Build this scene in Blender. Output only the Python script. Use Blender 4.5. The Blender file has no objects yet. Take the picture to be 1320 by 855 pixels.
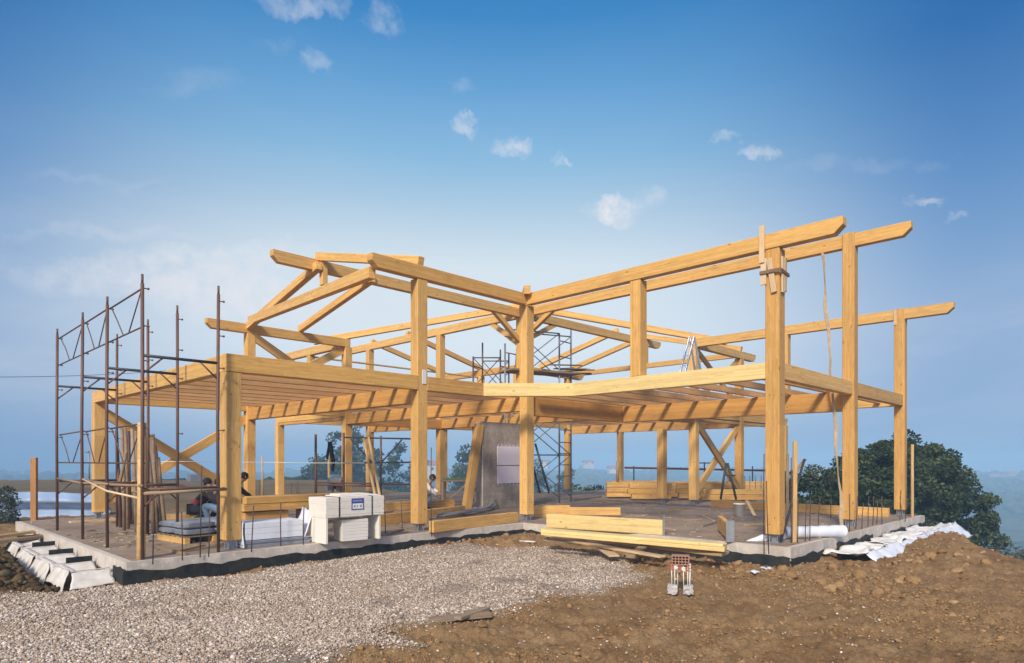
import bpy, bmesh, math, random
import numpy as np
from mathutils import Vector, Matrix, Quaternion
random.seed(7); RNG = np.random.default_rng(11)
R = math.radians
sc = bpy.context.scene
# ------------------------------------------------------------------ camera, world, sun, exposure
# building grid: x and y run along the two wall directions, z = 0 is the top of the concrete slab
CU, CV, CZ, AZ, F, HZ = -11.749, -11.039, 1.5, R(45.474), 837.9, 594.0
cam_d = bpy.data.cameras.new('camera'); cam = bpy.data.objects.new('camera', cam_d)
sc.collection.objects.link(cam); sc.camera = cam
cam.location = (CU, CV, CZ); cam.rotation_euler = (R(90), 0, -AZ)
cam_d.sensor_fit = 'HORIZONTAL'; cam_d.sensor_width = 36; cam_d.lens = 36*F/1320
cam_d.shift_y = (HZ-427.5)/1320; cam_d.clip_start = .1; cam_d.clip_end = 8000
sc.render.resolution_x, sc.render.resolution_y = 1024, 663
sc.view_settings.view_transform = 'Standard'; sc.view_settings.look = 'None'
sc.view_settings.exposure = 0.0; sc.view_settings.gamma = 1
fwd = Vector((math.sin(AZ), math.cos(AZ), 0)); rgt = Vector((math.cos(AZ), -math.sin(AZ), 0))
SUN_EL, SUN_OFF = R(35), R(18)           # the sun stands behind the camera, 18 degrees to its left
sd = (-fwd*math.cos(SUN_OFF) - rgt*math.sin(SUN_OFF))*math.cos(SUN_EL) + Vector((0, 0, math.sin(SUN_EL)))
sun_d = bpy.data.lights.new('sun', 'SUN'); sun_d.energy = 3.95; sun_d.angle = R(9); sun_d.color = (1, .90, .76)
sun = bpy.data.objects.new('sun', sun_d); sc.collection.objects.link(sun)
sun.rotation_euler = sd.to_track_quat('Z', 'Y').to_euler(); sun.location = (-20, -20, 30)

world = bpy.data.worlds.new('World'); sc.world = world; world.use_nodes = True
nt = world.node_tree; nt.nodes.clear()
class G:
    """small wrapper to write node graphs as expressions"""
    def __init__(s, nt): s.nt = nt
    def n(s, t, **k):
        n = s.nt.nodes.new(t)
        for a, b in k.items(): setattr(n, a, b)
        return n
    def put(s, sock, v):
        if v is None: return
        if isinstance(v, bpy.types.NodeSocket): s.nt.links.new(v, sock)
        else: sock.default_value = v
    def m(s, op, a, b=None, c=None, clamp=False):
        n = s.n('ShaderNodeMath', operation=op, use_clamp=clamp)
        s.put(n.inputs[0], a); s.put(n.inputs[1], b); s.put(n.inputs[2], c); return n.outputs[0]
    def vm(s, op, a, b=None):
        n = s.n('ShaderNodeVectorMath', operation=op); s.put(n.inputs[0], a); s.put(n.inputs[1], b)
        return n.outputs['Value'] if op in ('DOT_PRODUCT', 'LENGTH', 'DISTANCE') else n.outputs[0]
    def ramp(s, f, stops, interp='LINEAR'):
        n = s.n('ShaderNodeValToRGB'); cr = n.color_ramp; cr.interpolation = interp
        while len(cr.elements) < len(stops): cr.elements.new(.5)
        for e, (p, c) in zip(cr.elements, stops):
            e.position = p; e.color = c if len(c) == 4 else (*c, 1)
        s.put(n.inputs[0], f); return n.outputs[0]
    def mix(s, f, a, b, mode='MIX'):
        n = s.n('ShaderNodeMix', data_type='RGBA', blend_type=mode)
        s.put(n.inputs[0], f)
        s.put(n.inputs[6], a if isinstance(a, bpy.types.NodeSocket) else (*a[:3], 1))
        s.put(n.inputs[7], b if isinstance(b, bpy.types.NodeSocket) else (*b[:3], 1)); return n.outputs[2]
    def noise(s, vec, scale, detail=4, rough=.55, dist=0):
        n = s.n('ShaderNodeTexNoise'); s.put(n.inputs['Vector'], vec); n.inputs['Scale'].default_value = scale
        n.inputs['Detail'].default_value = detail; n.inputs['Roughness'].default_value = rough
        n.inputs['Distortion'].default_value = dist; return n.outputs[0]
    def vor(s, vec, scale, feature='F1', out='Distance', rnd=1):
        n = s.n('ShaderNodeTexVoronoi', feature=feature); s.put(n.inputs['Vector'], vec)
        n.inputs['Scale'].default_value = scale; n.inputs['Randomness'].default_value = rnd; return n.outputs[out]
    def mapp(s, vec, scale=(1, 1, 1), loc=(0, 0, 0)):
        n = s.n('ShaderNodeMapping'); s.put(n.inputs['Vector'], vec)
        n.inputs['Scale'].default_value = scale; n.inputs['Location'].default_value = loc; return n.outputs[0]
g = G(nt)
sky = g.n('ShaderNodeTexSky', sky_type='NISHITA'); sky.sun_disc = False
sky.sun_elevation = SUN_EL; sky.sun_rotation = math.atan2(sd.x, sd.y)
sky.air_density = 1.2; sky.dust_density = .8; sky.ozone_density = 2.2; sky.altitude = 200
tc = g.n('ShaderNodeTexCoord').outputs['Generated']
dr = g.vm('NORMALIZE', tc)
el = g.n('ShaderNodeSeparateXYZ'); g.put(el.inputs[0], dr); dz = el.outputs[2]
side = g.ramp(dz, [(0, (.205, .342, .597)), (.08, (.27, .40, .63)), (.18, (.323, .451, .658)), (.27, (.20, .36, .61)), (.361, (.102, .262, .546)), (.49, (.025, .153, .429)), (.8, (.016, .10, .33))])
mid = g.ramp(dz, [(0, (.27, .40, .62)), (.05, (.46, .58, .74)), (.10, (.70, .79, .86)), (.17, (.80, .88, .92)), (.285, (.74, .84, .89)), (.35, (.50, .67, .81)), (.42, (.27, .52, .76)), (.48, (.165, .41, .71)), (.565, (.045, .25, .58)), (.8, (.02, .12, .36))])
hxy = g.vm('NORMALIZE', g.vm('MULTIPLY', dr, (1, 1, 0)))
f_ahead = g.m('MULTIPLY_ADD', g.vm('DOT_PRODUCT', hxy, tuple((fwd*math.cos(R(4))-rgt*math.sin(R(4))))), 4.2, -3.22, clamp=True)
f_ahead = g.m('MULTIPLY', g.m('MULTIPLY', f_ahead, f_ahead), g.m('MULTIPLY_ADD', f_ahead, -2, 3))
base_sky = g.mix(f_ahead, side, mid)
base_sky = g.vm('MULTIPLY', base_sky, (10, 10, 10))
skyc = g.mix(.94, g.mix(1, sky.outputs[0], (.75, 1.05, 1.5), 'MULTIPLY'), base_sky)
# thin cirrus
wv = g.mapp(dr, (1.2, 1.2, 5.5))
ci = g.noise(wv, 2.6, 7, .62, .5)
ci2 = g.noise(g.mapp(dr, (1, 1, 2.2)), 1.5, 3, .5)
cir = g.m('MULTIPLY', g.ramp(ci, [(.46, (0,)*3), (.74, (1,)*3)]), g.ramp(ci2, [(.40, (0,)*3), (.62, (1,)*3)]))
cir = g.m('MULTIPLY', g.m('MULTIPLY', cir, .34), g.ramp(dz, [(.05, (.6,)*3), (.2, (1,)*3), (.33, (.35,)*3), (.45, (.08,)*3)]))
skyc = g.mix(cir, skyc, (7.4, 7.8, 8.3))
def dirpx(px, py):
    return (fwd + rgt*((px-660)/F) + Vector((0, 0, 1))*((HZ-py)/F)).normalized()
nz = g.n('ShaderNodeTexNoise'); g.put(nz.inputs['Vector'], dr); nz.inputs['Scale'].default_value = 13
nz.inputs['Detail'].default_value = 9; nz.inputs['Roughness'].default_value = .66
warp = g.vm('SUBTRACT', nz.outputs['Color'], (.5, .5, .5))
wdir = g.vm('ADD', dr, g.vm('MULTIPLY', warp, (.085, .085, .085)))
fine = g.noise(dr, 34, 7, .62)
for px, py, sx, sy, a in [(392, 3, .060, .016, .38), (500, 24, .028, .026, .34), (412, 80, .018, .015, .28), (362, 55, .03, .012, .12),
                          (597, 113, .018, .012, .16), (606, 162, .020, .011, .5), (663, 187, .032, .018, .68), (713, 211, .012, .006, .4),
                          (786, 268, .046, .024, .95), (838, 252, .030, .018, .3), (975, 198, .032, .014, .62), (935, 180, .016, .008, .3),
                          (1190, 261, .024, .007, .42), (1240, 279, .010, .004, .2), (262, 108, .05, .018, .09), (130, 232, .08, .008, .10), (215, 358, .15, .034, .60), (300, 330, .12, .018, .45), (330, 390, .14, .04, .60), (140, 300, .12, .010, .16), (1120, 210, .10, .010, .10)]:
    c = dirpx(px, py); rx = rgt; ry = c.cross(rx).normalized()
    d = g.vm('SUBTRACT', wdir, tuple(c))
    q = g.m('ADD', g.m('POWER', g.m('ABSOLUTE', g.m('DIVIDE', g.vm('DOT_PRODUCT', d, tuple(rx)), sx)), 2),
            g.m('POWER', g.m('ABSOLUTE', g.m('DIVIDE', g.vm('DOT_PRODUCT', d, tuple(ry)), sy)), 2))
    mk = g.m('SUBTRACT', 1.0, q, clamp=True)
    mk = g.m('MULTIPLY', mk, g.m('MULTIPLY_ADD', fine, 3.4, -1.0, clamp=True), clamp=True)
    skyc = g.mix(g.m('MULTIPLY', mk, a), skyc, (8.8, 8.6, 8.9))
# wide bright aureole of the hazy sun behind the camera
glow = g.m('POWER', g.m('MAXIMUM', g.vm('DOT_PRODUCT', dr, tuple(sd)), 0), 5)
skyc = g.vm('ADD', skyc, g.mix(glow, (0, 0, 0), (15, 13.4, 11.0)))
bg = g.n('ShaderNodeBackground'); g.put(bg.inputs[0], skyc); bg.inputs[1].default_value = .1
wo = g.n('ShaderNodeOutputWorld'); g.put(wo.inputs[0], bg.outputs[0])

# ------------------------------------------------------------------ helpers
col = sc.collection
def P(px, py, ax, val):
    """a spot seen in the photo, put on the wall line (x or y) or level (z) it stands on -> grid coordinates"""
    a = (px-660)/F; b = (HZ-py)/F
    d = (math.sin(AZ)+a*math.cos(AZ), math.cos(AZ)-a*math.sin(AZ), b); o = (CU, CV, CZ)
    i = 'xyz'.index(ax); t = (val-o[i])/d[i]
    return Vector((o[0]+t*d[0], o[1]+t*d[1], o[2]+t*d[2]))
def Q(X, Y, z=0):
    """metres to the right of and ahead of the camera -> grid coordinates"""
    return Vector((CU+X*rgt.x+Y*fwd.x, CV+X*rgt.y+Y*fwd.y, z))
def PY(px, py, Y): return Q((px-660)/F*Y, Y, CZ+(HZ-py)/F*Y)
WM = {}
def link(name, me, M, parent=None):
    o = bpy.data.objects.new(name, me); col.objects.link(o)
    if parent is not None:
        o.parent = parent; o.matrix_basis = WM[parent.name].inverted() @ M
    else: o.matrix_basis = M
    WM[o.name] = M.copy(); return o
def tag(o, label=None, cat=None, group=None, kind=None):
    if label: o['label'] = label
    if cat: o['category'] = cat
    if group: o['group'] = group
    if kind: o['kind'] = kind
    return o
def thing(name, label, cat, loc=(0, 0, 0), group=None):
    return tag(link(name, None, Matrix.Translation(Vector(loc))), label, cat, group)
def mesh_bm(name, bm, mat, M=Matrix(), parent=None, smooth=False):
    me = bpy.data.meshes.new(name); bm.to_mesh(me); bm.free()
    if mat: me.materials.append(mat)
    if smooth: me.polygons.foreach_set('use_smooth', [True]*len(me.polygons))
    return link(name, me, M, parent)
def recentre(M_of, bm):   # put the origin on the mesh's bounding-box bottom centre
    vs = [v.co for v in bm.verts]
    c = Vector(((min(v.x for v in vs)+max(v.x for v in vs))/2, (min(v.y for v in vs)+max(v.y for v in vs))/2, min(v.z for v in vs)))
    bmesh.ops.translate(bm, verts=bm.verts, vec=-c); return Matrix.Translation(c)
def frame(p0, p1, up=Vector((0, 0, 1))):
    x = (Vector(p1)-Vector(p0)); L = x.length; x.normalize()
    if abs(x.dot(up)) > .98: up = Vector((0, 1, 0))
    y = up.cross(x).normalized(); z = x.cross(y)
    M = Matrix((x, y, z)).transposed().to_4x4(); M.translation = Vector(p0); return M, L
def prism(bm, prof, y0, y1):
    """side outline (x,z) extruded across the width"""
    a = [bm.verts.new((x, y0, z)) for x, z in prof]; b = [bm.verts.new((x, y1, z)) for x, z in prof]
    bm.faces.new(a); bm.faces.new(b[::-1])
    for i in range(len(prof)):
        j = (i+1) % len(prof); bm.faces.new((a[j], a[i], b[i], b[j]))
def beam(name, p0, p1, w, h, mat, parent=None, tip0=False, tip1=False, up=Vector((0, 0, 1)), bev=.007, top=True):
    """timber from p0 to p1; with top=True the points run along the middle of its top face"""
    M, L = frame(p0, p1, up); z1 = 0 if top else h/2; z0 = z1-h; c = h*.55
    prof = []
    prof += [(c, z0), (0, z0+c*.9)] if tip0 else [(0, z0)]
    prof += [(0, z1)]; prof += [(L, z1)]
    prof += [(L, z0+c*.9), (L-c, z0)] if tip1 else [(L, z0)]
    bm = bmesh.new(); prism(bm, prof, -w/2, w/2)
    bmesh.ops.recalc_face_normals(bm, faces=bm.faces)
    if bev: bmesh.ops.bevel(bm, geom=bm.edges[:], offset=bev, segments=1, affect='EDGES')
    return mesh_bm(name, bm, mat, M, parent)
def box(bm, c0, c1, bev=0):
    x0, y0, z0 = c0; x1, y1, z1 = c1
    r = bmesh.ops.create_cube(bm, size=1, matrix=Matrix.Translation(((x0+x1)/2, (y0+y1)/2, (z0+z1)/2)) @ Matrix.Diagonal((abs(x1-x0), abs(y1-y0), abs(z1-z0), 1)))
    if bev:
        es = list({e for v in r['verts'] for e in v.link_edges})
        bmesh.ops.bevel(bm, geom=es, offset=bev, segments=1, affect='EDGES')
def obox(bm, M, s, bev=0):
    """box of size s centred at M"""
    r = bmesh.ops.create_cube(bm, size=1, matrix=M @ Matrix.Diagonal((*s, 1)))
    if bev: bmesh.ops.bevel(bm, geom=list({e for v in r['verts'] for e in v.link_edges}), offset=bev, segments=1, affect='EDGES')
def tube(bm, pts, r, n=8, r1=None):
    """round tube along a list of points"""
    pts = [Vector(p) for p in pts]; rings = []
    for i, p in enumerate(pts):
        t = (pts[min(i+1, len(pts)-1)]-pts[max(i-1, 0)]).normalized()
        u = Vector((0, 0, 1)) if abs(t.z) < .95 else Vector((1, 0, 0))
        a = t.cross(u).normalized(); b = t.cross(a)
        rr = r if r1 is None else r+(r1-r)*i/(len(pts)-1)
        rings.append([bm.verts.new(p+(a*math.cos(k*2*math.pi/n)+b*math.sin(k*2*math.pi/n))*rr) for k in range(n)])
    for i in range(len(rings)-1):
        for k in range(n): bm.faces.new((rings[i][k], rings[i][(k+1) % n], rings[i+1][(k+1) % n], rings[i+1][k]))
    bm.faces.new(rings[0]); bm.faces.new(rings[-1][::-1])
def tube_obj(name, pts, r, mat, parent=None, n=8, r1=None):
    bm = bmesh.new(); tube(bm, pts, r, n, r1); bmesh.ops.recalc_face_normals(bm, faces=bm.faces)
    o = Vector(pts[0]); bmesh.ops.translate(bm, verts=bm.verts, vec=-o)
    return mesh_bm(name, bm, mat, Matrix.Translation(o), parent, smooth=True)
def lp(a, b, t): return Vector(a).lerp(Vector(b), t)

# ------------------------------------------------------------------ materials
def new_mat(name):
    m = bpy.data.materials.new(name); m.use_nodes = True; m.node_tree.nodes.clear()
    g = G(m.node_tree); b = g.n('ShaderNodeBsdfPrincipled'); o = g.n('ShaderNodeOutputMaterial')
    g.put(o.inputs[0], b.outputs[0]); return m, g, b
def bump(g, b, h, strength=.3, dist=.01):
    n = g.n('ShaderNodeBump'); n.inputs['Strength'].default_value = strength; n.inputs['Distance'].default_value = dist
    g.put(n.inputs['Height'], h); g.put(b.inputs['Normal'], n.outputs[0])
def OC(g): return g.n('ShaderNodeTexCoord').outputs['Object']
def rnd(g): return g.n('ShaderNodeObjectInfo').outputs['Random']
def wood(name, c0, c1, c2, rough=.55, lam=.036, knots=1.0, dirt=.34, var=.22):
    m, g, b = new_mat(name); oc = OC(g); r = rnd(g)
    sh = g.n('ShaderNodeCombineXYZ'); g.put(sh.inputs[0], g.m('MULTIPLY', r, 31)); g.put(sh.inputs[1], g.m('MULTIPLY', r, 17)); g.put(sh.inputs[2], g.m('MULTIPLY', r, 7))
    v = g.vm('ADD', oc, sh.outputs[0])
    grain = g.noise(g.mapp(v, (1.2, 26, 26)), 3.0, 6, .62, .35)
    broad = g.noise(g.mapp(v, (.5, 5, 5)), 2.0, 3, .5)
    s = g.n('ShaderNodeSeparateXYZ'); g.put(s.inputs[0], oc)
    lay = g.m('FLOOR', g.m('DIVIDE', g.m('ADD', s.outputs[2], 5), lam))
    seg = g.m('FLOOR', g.m('ADD', g.m('DIVIDE', s.outputs[0], 1.9), g.m('MULTIPLY', lay, .37)))
    cb = g.n('ShaderNodeCombineXYZ'); g.put(cb.inputs[0], lay); g.put(cb.inputs[1], seg); g.put(cb.inputs[2], g.m('MULTIPLY', r, 53))
    wn = g.n('ShaderNodeTexWhiteNoise'); g.put(wn.inputs[0], cb.outputs[0])
    c = g.mix(g.ramp(grain, [(.34, (0,)*3), (.66, (1,)*3)]), c0, c1)
    c = g.mix(g.m('MULTIPLY', g.ramp(broad, [(.42, (0,)*3), (.62, (1,)*3)]), .45), c, c2)
    c = g.mix(1, c, g.ramp(wn.outputs[0], [(0, (1-var*.55,)*3), (1, (1+var*.4,)*3)]), 'MULTIPLY')
    c = g.mix(1, c, g.ramp(r, [(0, (.84, .77, .70)), (.25, (1.02, .97, .88)), (.5, (.92, .90, .90)), (.75, (1.06, 1.06, 1.10)), (1, (1.12, 1.07, .96))]), 'MULTIPLY')
    # knots
    kv = g.mapp(v, (1.5, 4.6, 4.6)); kd = g.vor(kv, 1.5, rnd=1)
    kr = g.vor(kv, 1.5, out='Color')
    ks = g.n('ShaderNodeSeparateColor'); g.put(ks.inputs[0], kr)
    kn = g.m('MULTIPLY', g.ramp(kd, [(0, (1,)*3), (.065, (.85,)*3), (.095, (0,)*3)]), g.m('GREATER_THAN', ks.outputs[0], .38))
    c = g.mix(g.m('MULTIPLY', kn, .9*knots), c, (.17, .07, .025))
    st = g.noise(g.mapp(v, (1, 3, 3)), 1.1, 5, .65)
    c = g.mix(g.m('MULTIPLY', g.ramp(st, [(.55, (0,)*3), (.75, (1,)*3)]), dirt), c, (.25, .15, .08))
    ck = g.noise(g.mapp(v, (.55, 34, 34)), 2.2, 2, .5)
    c = g.mix(g.m('MULTIPLY', g.ramp(ck, [(.685, (0,)*3), (.70, (1,)*3)]), .55), c, (.16, .075, .03))
    mot = g.noise(g.mapp(v, (2.2, 7, 7)), 2.0, 4, .6)
    c = g.mix(g.m('MULTIPLY', g.ramp(mot, [(.5, (0,)*3), (.68, (1,)*3)]), .30), c, g.mix(1, c, (.78, .66, .52), 'MULTIPLY'))
    joint = g.m('LESS_THAN', g.m('FRACT', g.m('DIVIDE', g.m('ADD', s.outputs[2], 5), lam)), .06)
    c = g.mix(g.m('MULTIPLY', joint, .22), c, (.22, .11, .04))
    g.put(b.inputs['Base Color'], c); g.put(b.inputs['Roughness'], g.m('MULTIPLY_ADD', grain, .2, rough-.1))
    b.inputs['Specular IOR Level'].default_value = .3
    bump(g, b, g.m('ADD', grain, g.m('MULTIPLY', kn, -.6)), .16, .003); return m
M_GLU = wood('glulam', (.80, .52, .185), (.60, .335, .095), (.70, .41, .125))
M_MAIN = wood('shade_toned_glulam', (.68, .39, .125), (.52, .265, .068), (.60, .32, .09))  # darker copy of the glulam: shade under the deck put into the colour
M_FRESH = wood('fresh_pine', (.84, .66, .30), (.76, .55, .21), (.80, .60, .25), lam=.03, var=.22, dirt=.15)
M_BOARD = wood('weathered_board', (.34, .25, .17), (.24, .17, .11), (.42, .33, .24), lam=.4, rough=.8, dirt=.5)
M_PALE = wood('pale_board', (.68, .52, .33), (.58, .42, .25), (.72, .58, .40), lam=.5, knots=.6, dirt=.3)
M_JOIST = wood('joist_timber', (.66, .39, .175), (.54, .30, .125), (.62, .36, .155), lam=.07)  # joist colour darkened too, carrying some of the under-deck shade
M_STAKE = wood('stake_wood', (.60, .42, .20), (.46, .29, .12), (.66, .48, .26), lam=.5, dirt=.4)
def simple(name, colr, rough=.6, metal=0, nscale=6, amt=.25, spec=.5, bumpy=.1, c2=None, scale=(1, 1, 1), detail=5):
    m, g, b = new_mat(name); v = g.vm('ADD', OC(g), g.vm('MULTIPLY', rnd(g), (9, 5, 7)))
    v = g.mapp(v, scale)
    n = g.noise(v, nscale, detail, .6)
    dk = c2 or tuple(x*.5 for x in colr)
    c = g.mix(g.m('MULTIPLY', g.ramp(n, [(.35, (0,)*3), (.7, (1,)*3)]), amt), colr, dk)
    g.put(b.inputs['Base Color'], c); b.inputs['Roughness'].default_value = rough; b.inputs['Metallic'].default_value = metal
    b.inputs['Specular IOR Level'].default_value = spec
    if bumpy: bump(g, b, n, bumpy, .01)
    return m
M_RUST = simple('rusty_tube', (.13, .075, .065), .65, .25, 14, .85, c2=(.22, .105, .06), scale=(1, 1, .3))
M_TUBE = simple('grey_tube', (.30, .31, .35), .5, .5, 12, .5, c2=(.15, .12, .12))
M_DARKTUBE = simple('dark_tube', (.055, .06, .07), .55, .3, 12, .4)
M_REBAR = simple('rebar_steel', (.075, .055, .05), .8, .2, 30, .7, c2=(.15, .07, .04), bumpy=.5)
M_GALV = simple('galvanised', (.42, .44, .48), .42, .75, 9, .45, c2=(.22, .23, .26))
M_ALU = simple('aluminium', (.62, .63, .66), .35, .8, 12, .2)
M_FOAM = simple('foam_board', (.80, .76, .69), .85, 0, 3, .16, c2=(.60, .54, .45), bumpy=.05, spec=.2)
M_FOAMEDGE = simple('foam_sheets', (.76, .73, .68), .9, 0, 40, .4, c2=(.55, .52, .48), scale=(.05, .05, 1), bumpy=.3, spec=.1)
M_FILM = simple('white_film', (.74, .77, .84), .45, 0, 5, .3, c2=(.50, .54, .64), bumpy=.6)
M_GEO = simple('geotextile', (.72, .69, .66), .9, 0, 4.2, .55, c2=(.36, .30, .24), bumpy=.4, spec=.1)
M_PIPE = simple('grey_pipe', (.30, .31, .33), .5, 0, 10, .3)
M_BITU = simple('bitumen', (.016, .018, .019), .7, 0, 8, .8, c2=(.05, .048, .04), bumpy=.5, spec=.2)
M_BLACK = simple('black_cloth', (.012, .012, .014), .9, 0, 20, .4, spec=.15)
M_BRICK = simple('hollow_clay_brick', (.42, .22, .15), .85, 0, 20, .5, c2=(.32, .18, .13), bumpy=.4)
M_BLUE = simple('blue_print', (.05, .08, .30), .5, 0, 30, .1, bumpy=0)
M_WHITE = simple('white_paint', (.86, .84, .80), .5, 0, 20, .25, c2=(.5, .42, .32))
M_RED = simple('red_print', (.50, .13, .11), .5, 0, 20, .1)
M_LILAC = simple('lilac_board', (.78, .72, .82), .7, 0, 25, .25, c2=(.62, .56, .66), bumpy=.2)
M_BAG = simple('grey_sacks', (.28, .30, .34), .6, 0, 4, .6, c2=(.14, .16, .21), bumpy=.5)
M_ROPE = simple('rope', (.30, .20, .13), .9, 0, 40, .6, bumpy=.6)
M_SKIN = simple('skin', (.38, .20, .13), .55, 0, 30, .2)
M_HAIR = simple('hair', (.015, .012, .010), .7, 0, 60, .3)
M_SHIRT = simple('red_shirt', (.24, .045, .055), .9, 0, 9, .4)
M_JEANS = simple('denim', (.20, .32, .46), .9, 0, 14, .5, c2=(.10, .17, .28))
M_DARKTR = simple('dark_trousers', (.03, .03, .04), .9, 0, 14, .4)
M_GREYTR = simple('grey_trousers', (.20, .18, .17), .9, 0, 10, .4)
M_LTBLUE = simple('light_blue_shirt', (.16, .34, .52), .9, 0, 10, .4)
M_GREEN = simple('green_plastic', (.10, .18, .08), .6, 0, 10, .4)
M_PLAS = simple('plaster_wall', (.62, .56, .50), .9, 0, .6, .2)
M_ROOF = simple('clay_roof', (.42, .17, .10), .9, 0, 1.5, .5)
def concrete(name, base, dark, sc_=1.0):
    m, g, b = new_mat(name); v = OC(g)
    n1 = g.noise(v, 1.3*sc_, 6, .62); n2 = g.noise(v, 9*sc_, 6, .7); n3 = g.noise(g.mapp(v, (1, 1, .25)), 5*sc_, 5, .6)
    c = g.mix(g.ramp(n1, [(.36, (0,)*3), (.66, (1,)*3)]), base, dark)
    c = g.mix(g.m('MULTIPLY', g.ramp(n2, [(.50, (0,)*3), (.72, (1,)*3)]), .45), c, tuple(x*1.5 for x in base))
    c = g.mix(g.m('MULTIPLY', g.ramp(n3, [(.55, (0,)*3), (.75, (1,)*3)]), .5), c, tuple(x*.55 for x in dark))
    g.put(b.inputs['Base Color'], c); b.inputs['Roughness'].default_value = .92; b.inputs['Specular IOR Level'].default_value = .2
    bump(g, b, g.m('ADD', n2, g.m('MULTIPLY', n1, .5)), .45, .012); return m
M_CONC = concrete('slab_edge_concrete', (.62, .56, .50), (.46, .40, .34))
M_SLAB = concrete('dusty_slab_concrete', (.34, .265, .20), (.22, .155, .11), .8)
M_WALLC = concrete('formwork_concrete', (.46, .39, .33), (.27, .215, .17), 1.3)
def ground_mat():
    m, g, b = new_mat('ground'); geo = g.n('ShaderNodeNewGeometry').outputs['Position']
    at = g.n('ShaderNodeAttribute'); at.attribute_name = 'cover'; s = g.n('ShaderNodeSeparateColor'); g.put(s.inputs[0], at.outputs['Color'])
    n0 = g.noise(geo, .35, 4, .55); n1 = g.noise(geo, 2.2, 7, .65); n2 = g.noise(geo, 16, 6, .7); n3 = g.noise(geo, 70, 4, .7)
    soil = g.ramp(n1, [(.30, (.18, .095, .04)), (.43, (.29, .172, .078)), (.57, (.40, .255, .125)), (.74, (.49, .335, .18))])
    soil = g.mix(g.ramp(n0, [(.38, (0,)*3), (.62, (.55,)*3)]), soil, (.38, .24, .115))
    soil = g.mix(g.ramp(n2, [(.38, (.5,)*3), (.56, (0,)*3)]), soil, (.22, .12, .052))
    soil = g.mix(g.ramp(n3, [(.60, (0,)*3), (.75, (.5,)*3)]), soil, (.38, .26, .15))
    gcol = g.ramp(g.vor(geo, 34, out='Color'), [(0, (.20, .17, .15)), (.4, (.40, .36, .33)), (.7, (.52, .47, .43)), (1, (.66, .62, .58))])
    ns = g.n('ShaderNodeSeparateColor'); g.put(ns.inputs[0], g.vor(geo, 34, out='Color'))
    gcol = g.ramp(ns.outputs[0], [(0, (.20, .14, .095)), (.35, (.36, .27, .20)), (.7, (.44, .35, .27)), (1, (.58, .50, .43))])
    dark = g.ramp(g.noise(geo, 5, 6, .7), [(.35, (.045, .028, .014)), (.55, (.10, .062, .030)), (.7, (.10, .10, .045))])
    field = g.ramp(g.noise(g.mapp(geo, (.12, .12, 1)), 1.2, 8, .68), [(.3, (.10, .065, .035)), (.5, (.165, .12, .065)), (.66, (.11, .115, .05)), (.8, (.24, .19, .11))])
    far = g.ramp(g.noise(geo, .03, 7, .62), [(.36, (.035, .05, .025)), (.48, (.06, .075, .03)), (.56, (.13, .11, .06)), (.7, (.05, .065, .03))])
    c = g.mix(s.outputs[0], soil, gcol); c = g.mix(s.outputs[1], c, field)
    at2 = g.n('ShaderNodeAttribute'); at2.attribute_name = 'cover2'; s2 = g.n('ShaderNodeSeparateColor'); g.put(s2.inputs[0], at2.outputs['Color'])
    c = g.mix(s2.outputs[0], c, dark); c = g.mix(s.outputs[2], c, far)
    g.put(b.inputs['Base Color'], c); b.inputs['Roughness'].default_value = .97; b.inputs['Specular IOR Level'].default_value = .1
    bump(g, b, g.m('ADD', g.m('MULTIPLY', n2, .8), g.m('MULTIPLY', n3, .5)), 1.0, .045); return m
M_GROUND = ground_mat()
def clod_mat(name, a, c, d, pebbles=False):
    m, g, b = new_mat(name); geo = g.n('ShaderNodeNewGeometry').outputs['Position']
    at = g.n('ShaderNodeAttribute'); at.attribute_name = 'tone'
    n = g.noise(geo, 22, 5, .7); c_ = g.ramp(at.outputs['Fac'], [(0, a), (.5, c), (1, d)])
    c_ = g.mix(g.m('MULTIPLY', g.ramp(n, [(.4, (0,)*3), (.65, (1,)*3)]), .35), c_, tuple(x*.6 for x in a))
    if pebbles:      # patches where soil or greenish and rosy stone is mixed in
        c_ = g.mix(g.ramp(g.noise(geo, 1.1, 5, .65), [(.42, (0,)*3), (.66, (.6,)*3)]), c_, g.mix(.5, c_, (.30, .20, .115)))
        c_ = g.mix(g.ramp(g.noise(geo, 31, 2, .5), [(.42, (0,)*3), (.6, (.35,)*3)]), c_, g.mix(1, c_, (1.05, .90, .80), 'MULTIPLY'))
        c_ = g.mix(g.ramp(g.noise(geo, 24, 2, .5), [(.55, (0,)*3), (.62, (.5,)*3)]), c_, g.mix(1, c_, (.86, .92, .80), 'MULTIPLY'))
    g.put(b.inputs['Base Color'], c_); b.inputs['Roughness'].default_value = .95; b.inputs['Specular IOR Level'].default_value = .12
    bump(g, b, n, .6, .01); return m
M_CLOD = clod_mat('soil_clods', (.24, .135, .058), (.33, .20, .092), (.42, .27, .135))
M_DCLOD = clod_mat('dark_clods', (.05, .030, .015), (.105, .064, .032), (.15, .12, .06))
M_STONE = clod_mat('gravel_stones', (.24, .175, .13), (.56, .465, .385), (.92, .85, .77), True)
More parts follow.
